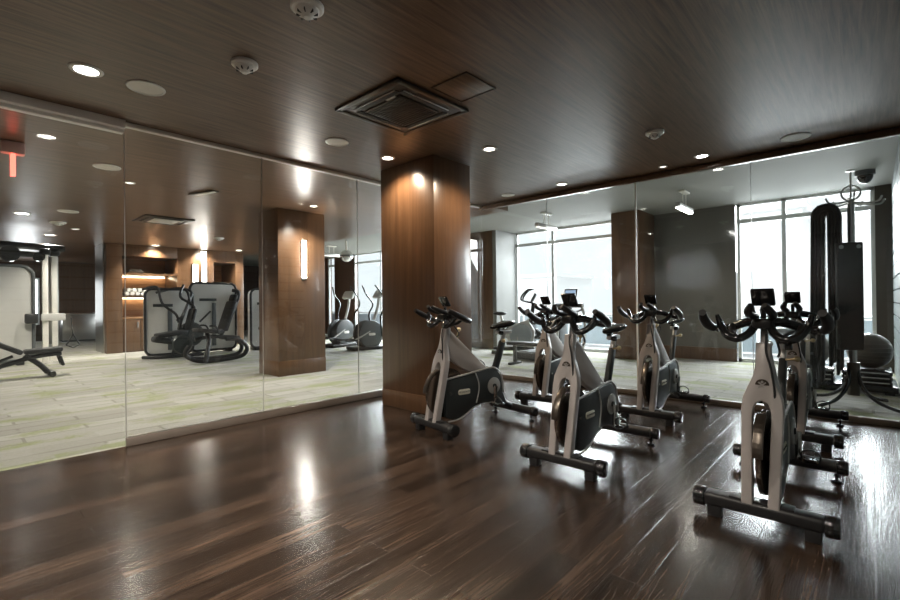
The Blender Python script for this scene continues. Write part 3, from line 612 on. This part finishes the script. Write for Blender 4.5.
# ------------------------------------------------------------------ accessory rack and balls at the right
t = thing('accessory_rack', 'dark metal hanging rack with curved feet and top hooks beyond the far glass', 'rack', (-0.165, 7.15, 0))
MB().tube([(0, 0, 0.16), (0, 0, 2.42)], 0.035, smooth=False).build('pole', 'steel', t)
MB().cyl((0, 0, 0.12), (0, 0, 0.5), 0.06).build('pole_sleeve', 'darkmetal', t)
for k in range(4):
    a = math.radians(55+90*k)
    c_, s_ = math.cos(a), math.sin(a)
    MB().tube([(0.04*c_, 0.04*s_, 0.42), (0.10*c_, 0.10*s_, 0.22), (0.26*c_, 0.26*s_, 0.08), (0.50*c_, 0.50*s_, 0.022)], 0.02).build('leg', 'blackgloss', t)
for k in range(7):
    a = math.radians(20+360/7*k); c_, s_ = math.cos(a), math.sin(a)
    MB().tube([(0.03*c_, 0.03*s_, 2.36+0.02*(k % 3)), (0.16*c_, 0.16*s_, 2.33+0.03*(k % 3)), (0.27*c_, 0.27*s_, 2.33+0.03*(k % 3)), (0.31*c_, 0.31*s_, 2.38+0.03*(k % 3))], 0.010, seg=8).build('hook', 'steel', t)
MB().tube([(0.085*math.cos(i*PI/6), 0.02, 2.48+0.085*math.sin(i*PI/6)) for i in range(12)], 0.011, closed=True, sub=2).build('top_ring', 'steel', t)
MB().cyl((0, 0, 2.4), (0, 0, 2.72), 0.010).ell((0, 0, 2.74), (0.05, 0.05, 0.012)).build('finial', 'steel', t)
def straps(loc, n, lab, w_, h_, rz):
    t = thing('exercise_mat', lab, 'exercise mat', loc, rz)
    MB().box((0, 0, -h_/2), (w_, 0.05, h_), bev=0.02, seg=3).build('mat', 'mat', t)
    for s in (-0.32, 0.32): MB().lathe([(0.012, -0.03), (0.022, -0.03), (0.022, 0.03), (0.012, 0.03)], (s*w_, 0, -0.05), 14, 'Y').build('eyelet', 'steel', t)
straps((-0.18, 6.80, 1.87), 1, 'dark rectangular foam mat hanging at the front of the rack', 0.25, 1.20, 0.42)
# draped bundle of long tubes and bands
for k, (ro, nm, zl, zr) in enumerate(((0.138, 'outermost', 0.24, 0.42), (0.106, 'middle', 0.30, 0.36), (0.074, 'inner', 0.20, 0.50), (0.042, 'innermost', 0.26, 0.45))):
    outer = [(ro*math.cos(a), ro*math.sin(a)) for a in [PI*i/12 for i in range(13)]]; ri = ro-0.031
    inner = [(ri*math.cos(a), ri*math.sin(a)) for a in [PI*i/12 for i in range(13)]]
    zt = 2.22
    poly = [(ro, zr-zt)]+outer+[(-ro-0.03, zl-zt), (-ri-0.03, zl-zt)]+inner[::-1]+[(ri, zr-zt)]
    o = MB().prism(poly, XZ, -0.15, 0.15, bev=0.01).build('hanging_mat', 'mat', None, (-0.385, 7.08, zt), ang=40)
    tag(o, nm+' of four long dark mats folded over the rack hooks', 'exercise mat', 'long mats folded over the rack')
    if k == 0:
        for zz, ww in ((0.84, 0.07), (0.60, 0.11)):
            MB().box((-0.146, -0.153, zz-zt+0.0), (ww*0.3, 0.004, 0.03), bev=0.001).build('mark', 'greyplastic', o)

t = thing('low_platform', 'low black platform against the boarded wall, under the steps and balls', 'platform', (-0.34, 8.5, 0))
MB().bx(-0.58, 0.58, -0.42, 0.42, 0.03, 0.11, bev=0.01).build('deck', 'blackgloss', t)
for sx in (-0.5, 0.5):
    for sy in (-0.34, 0.34): MB().bx(sx-0.05, sx+0.05, sy-0.05, sy+0.05, 0, 0.03).build('foot', 'black', t)
for x, side in ((-0.06, 'right'), (-0.64, 'left')):
    for k in range(3):
        o = MB().box((0, 0, 0), (0.50, 0.62, 0.058), bev=0.015).build('step_platform', 'blackgloss', None, (x, 8.45, 0.141+0.062*k)); tag(o, ['lowest', 'middle', 'topmost'][k]+' black step platform of the %s stack behind the rack' % side, 'step', 'step platforms stacked behind the rack')
        MB().box((0, -0.3115, 0.006), (0.44, 0.004, 0.012)).build('edge_strip', 'edge', o)
def ball(x, y, z, r, mt, lab):
    o = MB().ell((0, 0, 0), (r, r, r), 32, 20).build('exercise_ball', mt, None, (x, y, z)); tag(o, lab, 'exercise ball')
    for k in (-3, -2, -1, 0, 1, 2, 3):
        zz = r*0.2*k; q = math.sqrt(r*r-zz*zz); MB().lathe([(q-0.002, zz-0.005), (q+0.003, zz), (q-0.002, zz+0.005)], (0, 0, 0), 32).build('rib', mt, o)
ball(-0.03, 8.42, 0.536, 0.24, 'ball', 'dark bronze exercise ball on steps, right of the hanging mat')
ball(-0.66, 8.42, 0.536, 0.24, 'silverball', 'silvery grey exercise ball behind the nearest bike handlebar')

# ------------------------------------------------------------------ gym bikes and benches beyond the far glass
t = thing('upright_bike', 'grey exercise bike with round blue-grey disc by the window column', 'exercise bike', (-6.35, 9.3, 0), math.radians(28))
MB().box((0.42, 0, 0.05), (0.12, 0.55, 0.09), bev=0.02).build('front_foot', 'black', t); MB().box((-0.5, 0, 0.05), (0.12, 0.5, 0.09), bev=0.02).build('rear_foot', 'black', t)
MB().box((-0.05, 0, 0.12), (1.0, 0.12, 0.10), bev=0.03).build('lower_beam', 'black', t)
MB().prism([(0.40, 0.15), (0.46, 0.55), (0.30, 0.82), (0.0, 0.72), (-0.25, 0.60), (-0.28, 0.45), (-0.1, 0.2)], XZ, -0.09, 0.09, bev=0.02).build('body_shell', 'shroud', t)
for s in (-1, 1): MB().lathe([(0.001, -0.025), (0.25, -0.02), (0.27, 0.0), (0.25, 0.02), (0.001, 0.025)], (0.13, s*0.11, 0.45), 36, 'Y').build('side_disc', 'bluegrey', t)
MB().box((0.13, 0.142, 0.45), (0.16, 0.01, 0.05), bev=0.003).build('badge', 'white', t)
MB().tube([(0.33, 0, 0.7), (0.40, 0, 1.0), (0.43, 0, 1.22)], 0.045).build('mast', 'blackgloss', t)
MB().box((0.44, 0, 1.34), (0.06, 0.34, 0.24), rot=(0, 0.5, 0), bev=0.03).build('console', 'greyplastic', t)
MB().tube([(0.40, -0.12, 1.22), (0.16, -0.26, 1.30), (0.28, -0.24, 1.50), (0.44, 0, 1.55), (0.28, 0.24, 1.50), (0.16, 0.26, 1.30), (0.40, 0.12, 1.22)], 0.022).build('handlebar', 'blackgloss', t)
MB().cyl((-0.25, 0, 0.5), (-0.36, 0, 0.92), 0.035).build('seat_post', 'steel', t); MB().ell((-0.38, 0, 0.97), (0.17, 0.13, 0.05)).build('saddle', 'black', t)
b = MB(); b.tube([(0.05, -0.12, 0.42), (0.05, -0.15, 0.25)], 0.015, smooth=False).tube([(0.05, 0.12, 0.42), (0.05, 0.15, 0.6)], 0.015, smooth=False).build('crank_arm', 'steel', t)
t = thing('treadmill', 'exercise machine with lit tilted screen behind the middle bike handlebars', 'treadmill', (-5.25, 9.45, 0), math.radians(84))
MB().box((-0.4, 0, 0.10), (1.6, 0.75, 0.16), bev=0.03).build('deck', 'black', t)
MB().box((-0.4, 0, 0.185), (1.5, 0.5, 0.015)).build('running_belt', 'padding', t)
for s in (-1, 1):
    MB().tube([(0.38, s*0.36, 0.15), (0.46, s*0.36, 0.8), (0.36, s*0.34, 1.15)], 0.03).build('upright', 'shroud', t)
    MB().tube([(0.36, s*0.34, 1.05), (0.0, s*0.34, 0.98), (-0.15, s*0.34, 0.9)], 0.022).build('handrail', 'black', t)
c_ = MB().box((0.38, 0, 1.15), (0.12, 0.72, 0.10), bev=0.02).build('console_base', 'guard', t)
s_ = MB().box((0.44, 0, 1.40), (0.03, 0.34, 0.28), rot=(0, 0.25, 0), bev=0.01).build('monitor', 'blackgloss', t)
MB().box((0.422, 0, 1.395), (0.004, 0.28, 0.22), rot=(0, 0.25, 0)).build('screen', 'screen', s_)
t = thing('weight_bench', 'low black padded bench on the carpet before the centre windows', 'bench', (-4.95, 7.75, 0), math.radians(4))
MB().box((0, 0, 0.42), (0.95, 0.28, 0.07), bev=0.02).build('pad', 'padding', t)
for s in (-1, 1): MB().box((s*0.35, 0, 0.20), (0.06, 0.07, 0.38), bev=0.01).box((s*0.35, 0, 0.025), (0.08, 0.42, 0.05), bev=0.01).build('leg', 'black', t)
t = thing('dumbbell_rack', 'two-tier dumbbell rack seen low behind the middle bikes', 'rack', (-6.15, 10.35, 0))
for zz in (0.35, 0.72): MB().box((0, 0, zz), (0.95, 0.34, 0.05), rot=(0.25, 0, 0), bev=0.01).build('shelf', 'blackgloss', t)
for s in (-1, 1): MB().box((s*0.45, 0.05, 0.4), (0.06, 0.35, 0.8), bev=0.01).build('leg', 'greyplastic', t)
d0 = None
for zz in (0.455, 0.825):
    for k in range(4):
        x = -6.15-0.33+0.22*k
        if d0 is None:
            d0 = thing('dumbbell', 'black round-headed dumbbell on the lower tier of the rack', 'dumbbell', (x, 10.33, zz), 0, 'dumbbells on the two-tier rack')
            MB().cyl((0, -0.06, 0), (0, 0.06, 0), 0.016).build('handle', 'chrome', d0)
            for s in (-1, 1): MB().cyl((0, s*0.06, 0), (0, s*0.15, 0), 0.065, seg=20, bev=0.01).build('weight_head', 'black', d0)
            d0.rotation_euler = (0.25, 0, 0)
        else:
            q = dup(d0, (x, 10.33, zz), 0, 'black round-headed dumbbell on the %s tier of the rack' % ('lower' if zz < 0.6 else 'upper')); q.rotation_euler = (0.25, 0, 0)

# ------------------------------------------------------------------ cross trainers seen past the gym column
def cross(lab, loc, rz):
    t = thing('cross_trainer', lab, 'cross trainer', loc, rz, 'cross trainers beyond the gym column')
    for s in (-1, 1):
        MB().lathe([(0.001, -0.06), (0.29, -0.055), (0.36, -0.03), (0.37, 0.0), (0.36, 0.03), (0.001, 0.04)], (0, s*0.16, 0.42), 40, 'Y').build('side_disc', 'greyplastic', t)
        MB().prism(rrect(0.20, 0.07, 0.03, 3, 0.0, 0.42), XZ, s*0.205-0.012*(s > 0) + (0 if s > 0 else 0), s*0.232, bev=0.003).build('badge', 'white', t)
        MB().tube([(0.30, s*0.24, 0.35), (0.20, s*0.34, 0.9), (0.36, s*0.40, 1.22), (0.18, s*0.44, 1.50), (0.02, s*0.36, 1.74)], [0.025, 0.025, 0.022, 0.022, 0.022]).build('moving_arm', 'blackgloss', t)
        MB().box((-0.55, s*0.2, 0.28), (0.42, 0.14, 0.04), bev=0.015).build('foot_plate', 'black', t)
        MB().tube([(-0.05, s*0.2, 0.5), (-0.55, s*0.2, 0.25)], 0.025, smooth=False).build('pedal_link', 'steel', t)
    MB().box((0, 0, 0.05), (1.1, 0.5, 0.09), bev=0.03).build('base', 'black', t)
    MB().prism([(-0.28, 0.1), (0.28, 0.1), (0.33, 0.42), (0.24, 0.72), (0.05, 0.78), (-0.3, 0.5)], XZ, -0.12, 0.12, bev=0.02).build('body_shell', 'greyplastic', t)
    MB().tube([(0.18, 0, 0.8), (0.30, 0, 1.15), (0.34, 0, 1.42)], 0.04).build('mast', 'shroud', t)
    MB().box((0.33, 0, 1.5), (0.10, 0.42, 0.26), rot=(0, 0.6, 0), bev=0.04).build('console', 'shroud', t)
    return t
X0 = cross('grey cross trainer right of the gym column, console up', (-11.5, 7.85, 0), math.radians(100))
dup(X0, (-10.15, 7.8, 0), math.radians(80), 'grey cross trainer nearest the studio column, arms against the window')

# ------------------------------------------------------------------ weight machines beyond the left glass
def shroud(parent, x, y0, y1, h_, d=0.26, z0=0.10):
    cy, w_ = (y0+y1)/2, y1-y0
    MB().prism(rrect(w_, h_, 0.13, 6, cy, z0+h_/2), YZ, x-d/2, x+d/2, bev=0.02).build('weight_stack_shroud', 'shroud', parent)
    pts = [(x+d/2, u, v) for u, v in rrect(w_+0.05, h_+0.05, 0.15, 5, cy, z0+h_/2)]
    MB().tube(pts, 0.032, closed=True, smooth=False, seg=8).build('shroud_frame', 'black', parent)
    MB().box((x+d/2+0.012, cy, z0+h_*0.38), (0.02, 0.10, h_*0.66), bev=0.004).build('weight_slot', 'greyplastic', parent)
    MB().box((x+d/2+0.02, cy-0.15, z0+h_*0.76), (0.03, 0.42, 0.07), bev=0.01).build('instruction_bar', 'guard', parent)
    for s in (-1, 1): MB().box((x, cy+s*w_*0.36, 0.05), (d+0.1, 0.12, 0.1), bev=0.02).build('foot', 'black', parent)
t = thing('arm_machine', 'pale weight machine with dark lever arms nearest the towel niche', 'weight machine', (-12.4, 3.2, 0))
shroud(t, -0.3, 0.0, 0.98, 1.52)
old = set(t.children)
T = t
MB().tube([(0.1, 0.55, 1.55), (0.05, 0.95, 1.66), (0.1, 1.2, 1.6), (0.2, 1.25, 1.25)], 0.028).build('lever_arm', 'black', T)
MB().tube([(0.0, 0.3, 1.62), (0.15, 0.55, 1.68), (0.3, 0.62, 1.30), (0.45, 0.85, 1.05), (0.5, 0.9, 0.85)], 0.028).build('lever_arm', 'black', T)
MB().tube([(0.05, 1.15, 1.75), (0.15, 1.05, 1.45), (0.3, 1.3, 1.2), (0.35, 1.2, 0.7)], 0.03).build('lever_arm', 'black', T)
MB().tube([(0.3, 1.1, 0.08), (0.2, 1.0, 0.7), (0.05, 1.25, 1.3), (0.0, 1.35, 1.55)], 0.04).build('upright', 'black', T)
MB().tube([(0.0, 0.3, 0.06), (0.3, 0.6, 0.06), (0.3, 1.5, 0.06)], 0.04).build('base_rail', 'black', T)
MB().box((0.45, 0.75, 0.60), (0.38, 0.62, 0.10), rot=(0.12, 0, 0), bev=0.04).build('seat', 'padding', T)
MB().box((0.45, 0.62, 0.45), (0.3, 0.5, 0.14), rot=(-0.2, 0, 0), bev=0.05).build('thigh_pad', 'padding', T)
MB().box((0.35, 1.2, 0.92), (0.34, 0.10, 0.52), rot=(-0.25, 0, 0), bev=0.04).build('back_pad', 'padding', T)
MB().lathe([(0.001, -0.05), (0.27, -0.04), (0.30, 0), (0.27, 0.04), (0.001, 0.05)], (0.2, 1.25, 0.55), 28, 'X').build('cam_disc', 'guard', T)
MB().tube([(0.3, 0.8, 0.06), (0.35, 0.95, 0.5)], 0.035, smooth=False).build('seat_post', 'black', T)
for y0, y1, a, b_ in ((0.85, 1.0, 0.9, 1.02), (1.35, 1.6, 0.85, 1.1)): MB().tube([(0.5, y0, a), (0.5, y1, b_)], 0.022, smooth=False).build('grip', 'black', T)

for ch in t.children:
    if ch not in old: ch.location.y -= 0.42

t = thing('leg_press_machine', 'pale weight machine with upright black seat and looped base', 'weight machine', (-12.0, 4.2, 0))
shroud(t, -0.95, 0.05, 1.15, 1.70)
old = set(t.children)
T = t
loop = [(1.45, -0.55, 0.40), (1.45, -0.62, 0.22), (1.45, -0.38, 0.07), (1.45, 0.1, 0.05), (1.45, 0.55, 0.10), (1.45, 0.66, 0.28), (1.45, 0.5, 0.46), (1.45, 0.2, 0.50)]
MB().tube(loop, 0.045).build('looped_base', 'black', T)
MB().tube([(q[0]-0.5, q[1]+0.1, q[2]) for q in loop], 0.045).build('looped_base', 'black', T)
MB().tube([(1.2, -0.1, 0.62), (1.5, -0.18, 0.45), (1.6, -0.28, 0.03)], 0.045).build('front_leg', 'black', T)
MB().tube([(1.2, -0.35, 0.5), (1.2, 0.0, 0.55), (1.2, 0.6, 0.5)], 0.04).build('seat_beam', 'black', T)
MB().box((1.2, -0.08, 0.68), (0.42, 0.55, 0.09), rot=(-0.12, 0, 0), bev=0.04).build('seat', 'padding', T)
MB().box((1.2, 0.33, 1.0), (0.42, 0.11, 0.70), rot=(-0.32, 0, 0), bev=0.04).build('back_pad', 'padding', T)
MB().box((1.2, 0.47, 1.40), (0.28, 0.10, 0.18), rot=(-0.32, 0, 0), bev=0.04).build('head_pad', 'padding', T)
MB().tube([(1.2, 0.15, 0.5), (1.2, 0.42, 1.0), (1.2, 0.6, 1.5), (1.2, 0.45, 1.58)], 0.04).build('back_post', 'black', T)
MB().lathe([(0.001, -0.035), (0.18, -0.03), (0.2, 0), (0.18, 0.03), (0.001, 0.035)], (1.2, -0.6, 0.42), 24, 'X').build('cam_disc', 'guard', T)
for s in (-1, 1): MB().tube([(1.2+s*0.25, 0.05, 0.62), (1.2+s*0.28, -0.02, 0.78), (1.2+s*0.28, -0.15, 0.80)], 0.018).build('hand_grip', 'black', T)

for ch in t.children:
    if ch not in old: ch.location.y -= 0.20

t = thing('pull_down_machine', 'pale weight machine partly hidden by the gym column', 'weight machine', (-12.4, 5.55, 0))
shroud(t, -0.2, 0.1, 1.1, 1.55)
T = t
MB().tube([(0.6, 0.2, 0.05), (0.6, 0.9, 0.05)], 0.04, smooth=False).tube([(0.2, 0.5, 0.05), (0.9, 0.5, 0.05)], 0.04, smooth=False).build('base_rail', 'black', T)
MB().tube([(0.6, 0.55, 0.05), (0.6, 0.62, 0.6), (0.6, 0.75, 1.3)], 0.045).build('upright', 'black', T)
MB().box((0.6, 0.25, 0.62), (0.4, 0.42, 0.09), bev=0.035).build('seat', 'padding', T)
MB().box((0.6, 0.60, 0.95), (0.34, 0.10, 0.4), rot=(-0.15, 0, 0), bev=0.035).build('back_pad', 'padding', T)
MB().tube([(0.6, 0.75, 1.25), (0.7, 0.5, 1.3), (0.7, 0.42, 1.12)], 0.025).tube([(0.6, 0.8, 1.1), (0.75, 1.0, 0.8), (0.75, 1.05, 0.5)], 0.025).build('lever_arm', 'black', T)

# cable station with large pale shroud
t = thing('cable_station', 'cable machine with two pale towers, dark top beams and big grey shroud', 'weight machine', (-13.8, 0.0, 0))
MB().prism(rrect(1.5, 2.0, 0.2, 6, 0.55, 1.12), YZ, -0.2, 0.15, bev=0.02).build('weight_stack_shroud', 'shroud', t)
MB().tube([(0.16, u, v) for u, v in rrect(1.56, 2.06, 0.22, 5, 0.55, 1.12)], 0.035, closed=True, smooth=False, seg=8).build('shroud_frame', 'greyplastic', t)
MB().box((0, 0.0, 0.05), (0.6, 0.14, 0.1), bev=0.02).box((0, 1.1, 0.05), (0.6, 0.14, 0.1), bev=0.02).build('foot', 'black', t)
for i, (x, y) in enumerate(((0.2, 1.52), (-0.1, 1.72))):
    MB().bx(x-0.05, x+0.05, y-0.05, y+0.05, 0.0, 2.46, bev=0.01).build('tower', 'white', t)
    MB().box((x, y, 2.48), (0.18, 0.18, 0.14), bev=0.03).build('tower_cap', 'black', t)
MB().tube([(0.2, -1.2, 2.46), (0.2, 1.52, 2.40)], 0.065, smooth=False).tube([(-0.1, -1.2, 2.66), (-0.1, 1.90, 2.60)], 0.075, smooth=False).build('top_beam', 'black', t)
MB().cyl((0.12, 0.95, 2.40), (0.28, 0.95, 2.40), 0.17, seg=24).cyl((0.12, 1.42, 2.36), (0.28, 1.42, 2.36), 0.10, seg=24).build('pulley', 'blackgloss', t)
MB().box((0.28, 1.65, 1.02), (0.12, 0.42, 0.16), bev=0.03).build('pulley_carriage', 'shroud', t)
MB().box((0.3, 1.28, 1.0), (0.12, 0.22, 0.22), bev=0.03).build('weight_selector', 'black', t)
MB().tube([(0.35, 1.95, 1.0), (0.36, 1.98, 0.62)], 0.012, smooth=False).build('strap', 'black', t)
MB().tube([(0.36, 1.98, 0.62), (0.36, 1.86, 0.38), (0.36, 1.98, 0.32), (0.36, 2.10, 0.38)], 0.02, closed=True, smooth=False).build('stirrup_handle', 'black', t)

# incline bench
t = thing('incline_bench', 'black adjustable incline bench at the far left beyond the glass', 'bench', (-11.0, 0.6, 0))
MB().box((0, 0.60, 0.47), (0.30, 0.52, 0.085), rot=(0.05, 0, 0), bev=0.03).build('seat_pad', 'padding', t)
MB().box((0, -0.18, 0.73), (0.30, 1.15, 0.085), rot=(-0.52, 0, 0), bev=0.03).build('back_pad', 'padding', t)
MB().tube([(0, 0.85, 0.40), (0, 0.45, 0.36), (0, -0.1, 0.20), (0, -0.75, 0.12)], 0.04).build('main_beam', 'black', t)
MB().tube([(0, 0.35, 0.40), (0, 0.55, 0.22), (0, 0.66, 0.07)], 0.045).build('front_leg', 'black', t)
MB().tube([(0, -0.5, 0.80), (0, -0.4, 0.45), (0, -0.55, 0.12)], 0.03).tube([(0, 0.2, 0.40), (0, -0.25, 0.22), (0, -0.7, 0.14)], 0.025).build('support_arm', 'black', t)
MB().box((0, 0.70, 0.06), (0.42, 0.10, 0.08), bev=0.02).box((0, -0.75, 0.05), (0.5, 0.10, 0.08), bev=0.02).build('cross_foot', 'black', t)
for s in (-1, 1): MB().cyl((s*0.2, 0.70, 0.05), (s*0.24, 0.70, 0.05), 0.05).build('wheel', 'blackgloss', t)
MB().tube([(-0.12, 0.86, 0.2), (0.12, 0.86, 0.2), (0.12, 0.82, 0.34), (-0.12, 0.82, 0.34)], 0.025, closed=True, smooth=False).build('handle', 'black', t)

# ------------------------------------------------------------------ towel niche cabinet wall
X0c, X1c = -15.95, -14.80; Y0c = 2.87; top = H+0.028
t = thing('wall_cabinet', 'walnut cabinet wall with lit towel niche behind the weight machines', 'cabinet')
MB().bx(X0c, X1c, Y0c, Y0c+0.35, 0, top, bev=0.004).build('side_panel', 'walnut', t)
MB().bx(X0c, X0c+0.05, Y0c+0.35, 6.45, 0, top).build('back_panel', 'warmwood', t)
MB().bx(X0c+0.05, X1c, Y0c+0.35, 4.55, 2.60, top, bev=0.004).build('top_panel', 'walnut', t)
MB().bx(X0c+0.05, X1c-0.01, Y0c+0.35, 4.55, 2.10, 2.15).build('shelf', 'walnut', t)
MB().bx(X0c+0.05, X1c-0.01, Y0c+0.35, 4.55, 1.48, 1.53).build('shelf', 'walnut', t)
for zz in (2.095, 1.475): MB().bx(X0c+0.10, X0c+0.16, Y0c+0.4, 4.5, zz-0.02, zz).build('light_strip', 'shelflight', t)
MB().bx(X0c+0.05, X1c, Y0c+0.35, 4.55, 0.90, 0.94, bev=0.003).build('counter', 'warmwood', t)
MB().bx(X0c+0.05, X1c-0.03, Y0c+0.35, 4.55, 0.0, 0.90).build('carcass', 'darkwood', t)
for k in range(3):
    y0 = Y0c+0.37+k*0.40
    dr = MB().bx(X1c-0.03, X1c-0.005, y0, y0+0.385, 0.03, 0.885, bev=0.003).build('door', 'walnut', t)
    MB().tube([(X1c+0.02, y0+(0.32 if k != 2 else 0.06), 0.66), (X1c+0.02, y0+(0.32 if k != 2 else 0.06), 0.82)], 0.014, smooth=False).build('handle', 'chrome', dr)
MB().bx(X0c+0.05, X1c, 4.55, 5.55, 0, top, bev=0.004).build('wall_panel', 'walnut', t)
MB().bx(X0c+0.05, X1c, 6.20, 6.45, 0, top, bev=0.004).build('wall_panel', 'walnut', t)
MB().bx(X0c+0.05, X1c, 5.55, 6.20, 2.55, top).build('top_panel', 'walnut', t)
MB().bx(X0c+0.05, X1c, 5.55, 6.20, 0, 1.55).build('lower_panel', 'darkwood', t)
struct(MB().bx(X0c-0.02, X1c-0.25, Y0c-0.03, Y0c-0.001, 0, top).build('trim_8', 'steel'))
for i in range(2):
    for j in range(9 if i == 0 else 7):
        y = 3.34+0.125*j+0.05*i; r = 0.055
        o = MB().lathe([(0.012, -0.21), (r*0.9, -0.21), (r, -0.195), (r, 0.195), (r*0.9, 0.21), (0.012, 0.21)], (0, 0, 0), 18, 'X').build('rolled_towel', 'towel', None, (-15.08, y, 1.53+r+0.0015+0.098*i))
        tag(o, 'white rolled towel in the %s row on the lit niche shelf' % ('lower' if i == 0 else 'upper'), 'towel', 'rolled white towels in the niche')
o = MB().box((0, 0, 0.03), (0.25, 0.34, 0.06), bev=0.01).box((0, 0, 0.08), (0.2, 0.26, 0.03), bev=0.008).build('folded_item', 'darkmetal', None, (-14.98, 3.55, 2.151)); tag(o, 'small dark folded item on the upper niche shelf', 'folded cloth')
# stainless bin, far panels
t = thing('waste_bin', 'tall brushed stainless bin against dark wood at the far left', 'bin', (-21.3, 3.35, 0))
MB().bx(-0.3, 0.3, -0.55, 0.45, 0.06, 0.98, bev=0.01).build('body', 'steel', t); MB().bx(-0.28, 0.28, -0.53, 0.43, 0, 0.06).build('plinth', 'ink', t)
MB().bx(-0.31, 0.31, -0.56, 0.46, 0.98, 1.02, bev=0.008).build('lid', 'chrome', t)
struct(MB().bx(-20.6, -20.3, 2.35, 2.62, 0, top, bev=0.01).build('column', 'steel'))
struct(MB().bx(-22.5, -22.42, 2.65, 4.2, 0, top).build('wall_panel', 'walnut'))
b = struct(MB().bx(-22.45, -22.40, 1.55, 2.35, 0.6, 2.3).build('window_17', 'frame')); MB().bx(-22.40, -22.385, 1.62, 2.28, 0.66, 2.24).build('window_pane', emis('daylit_blind', (0.95, 0.97, 1.0), 4), b)
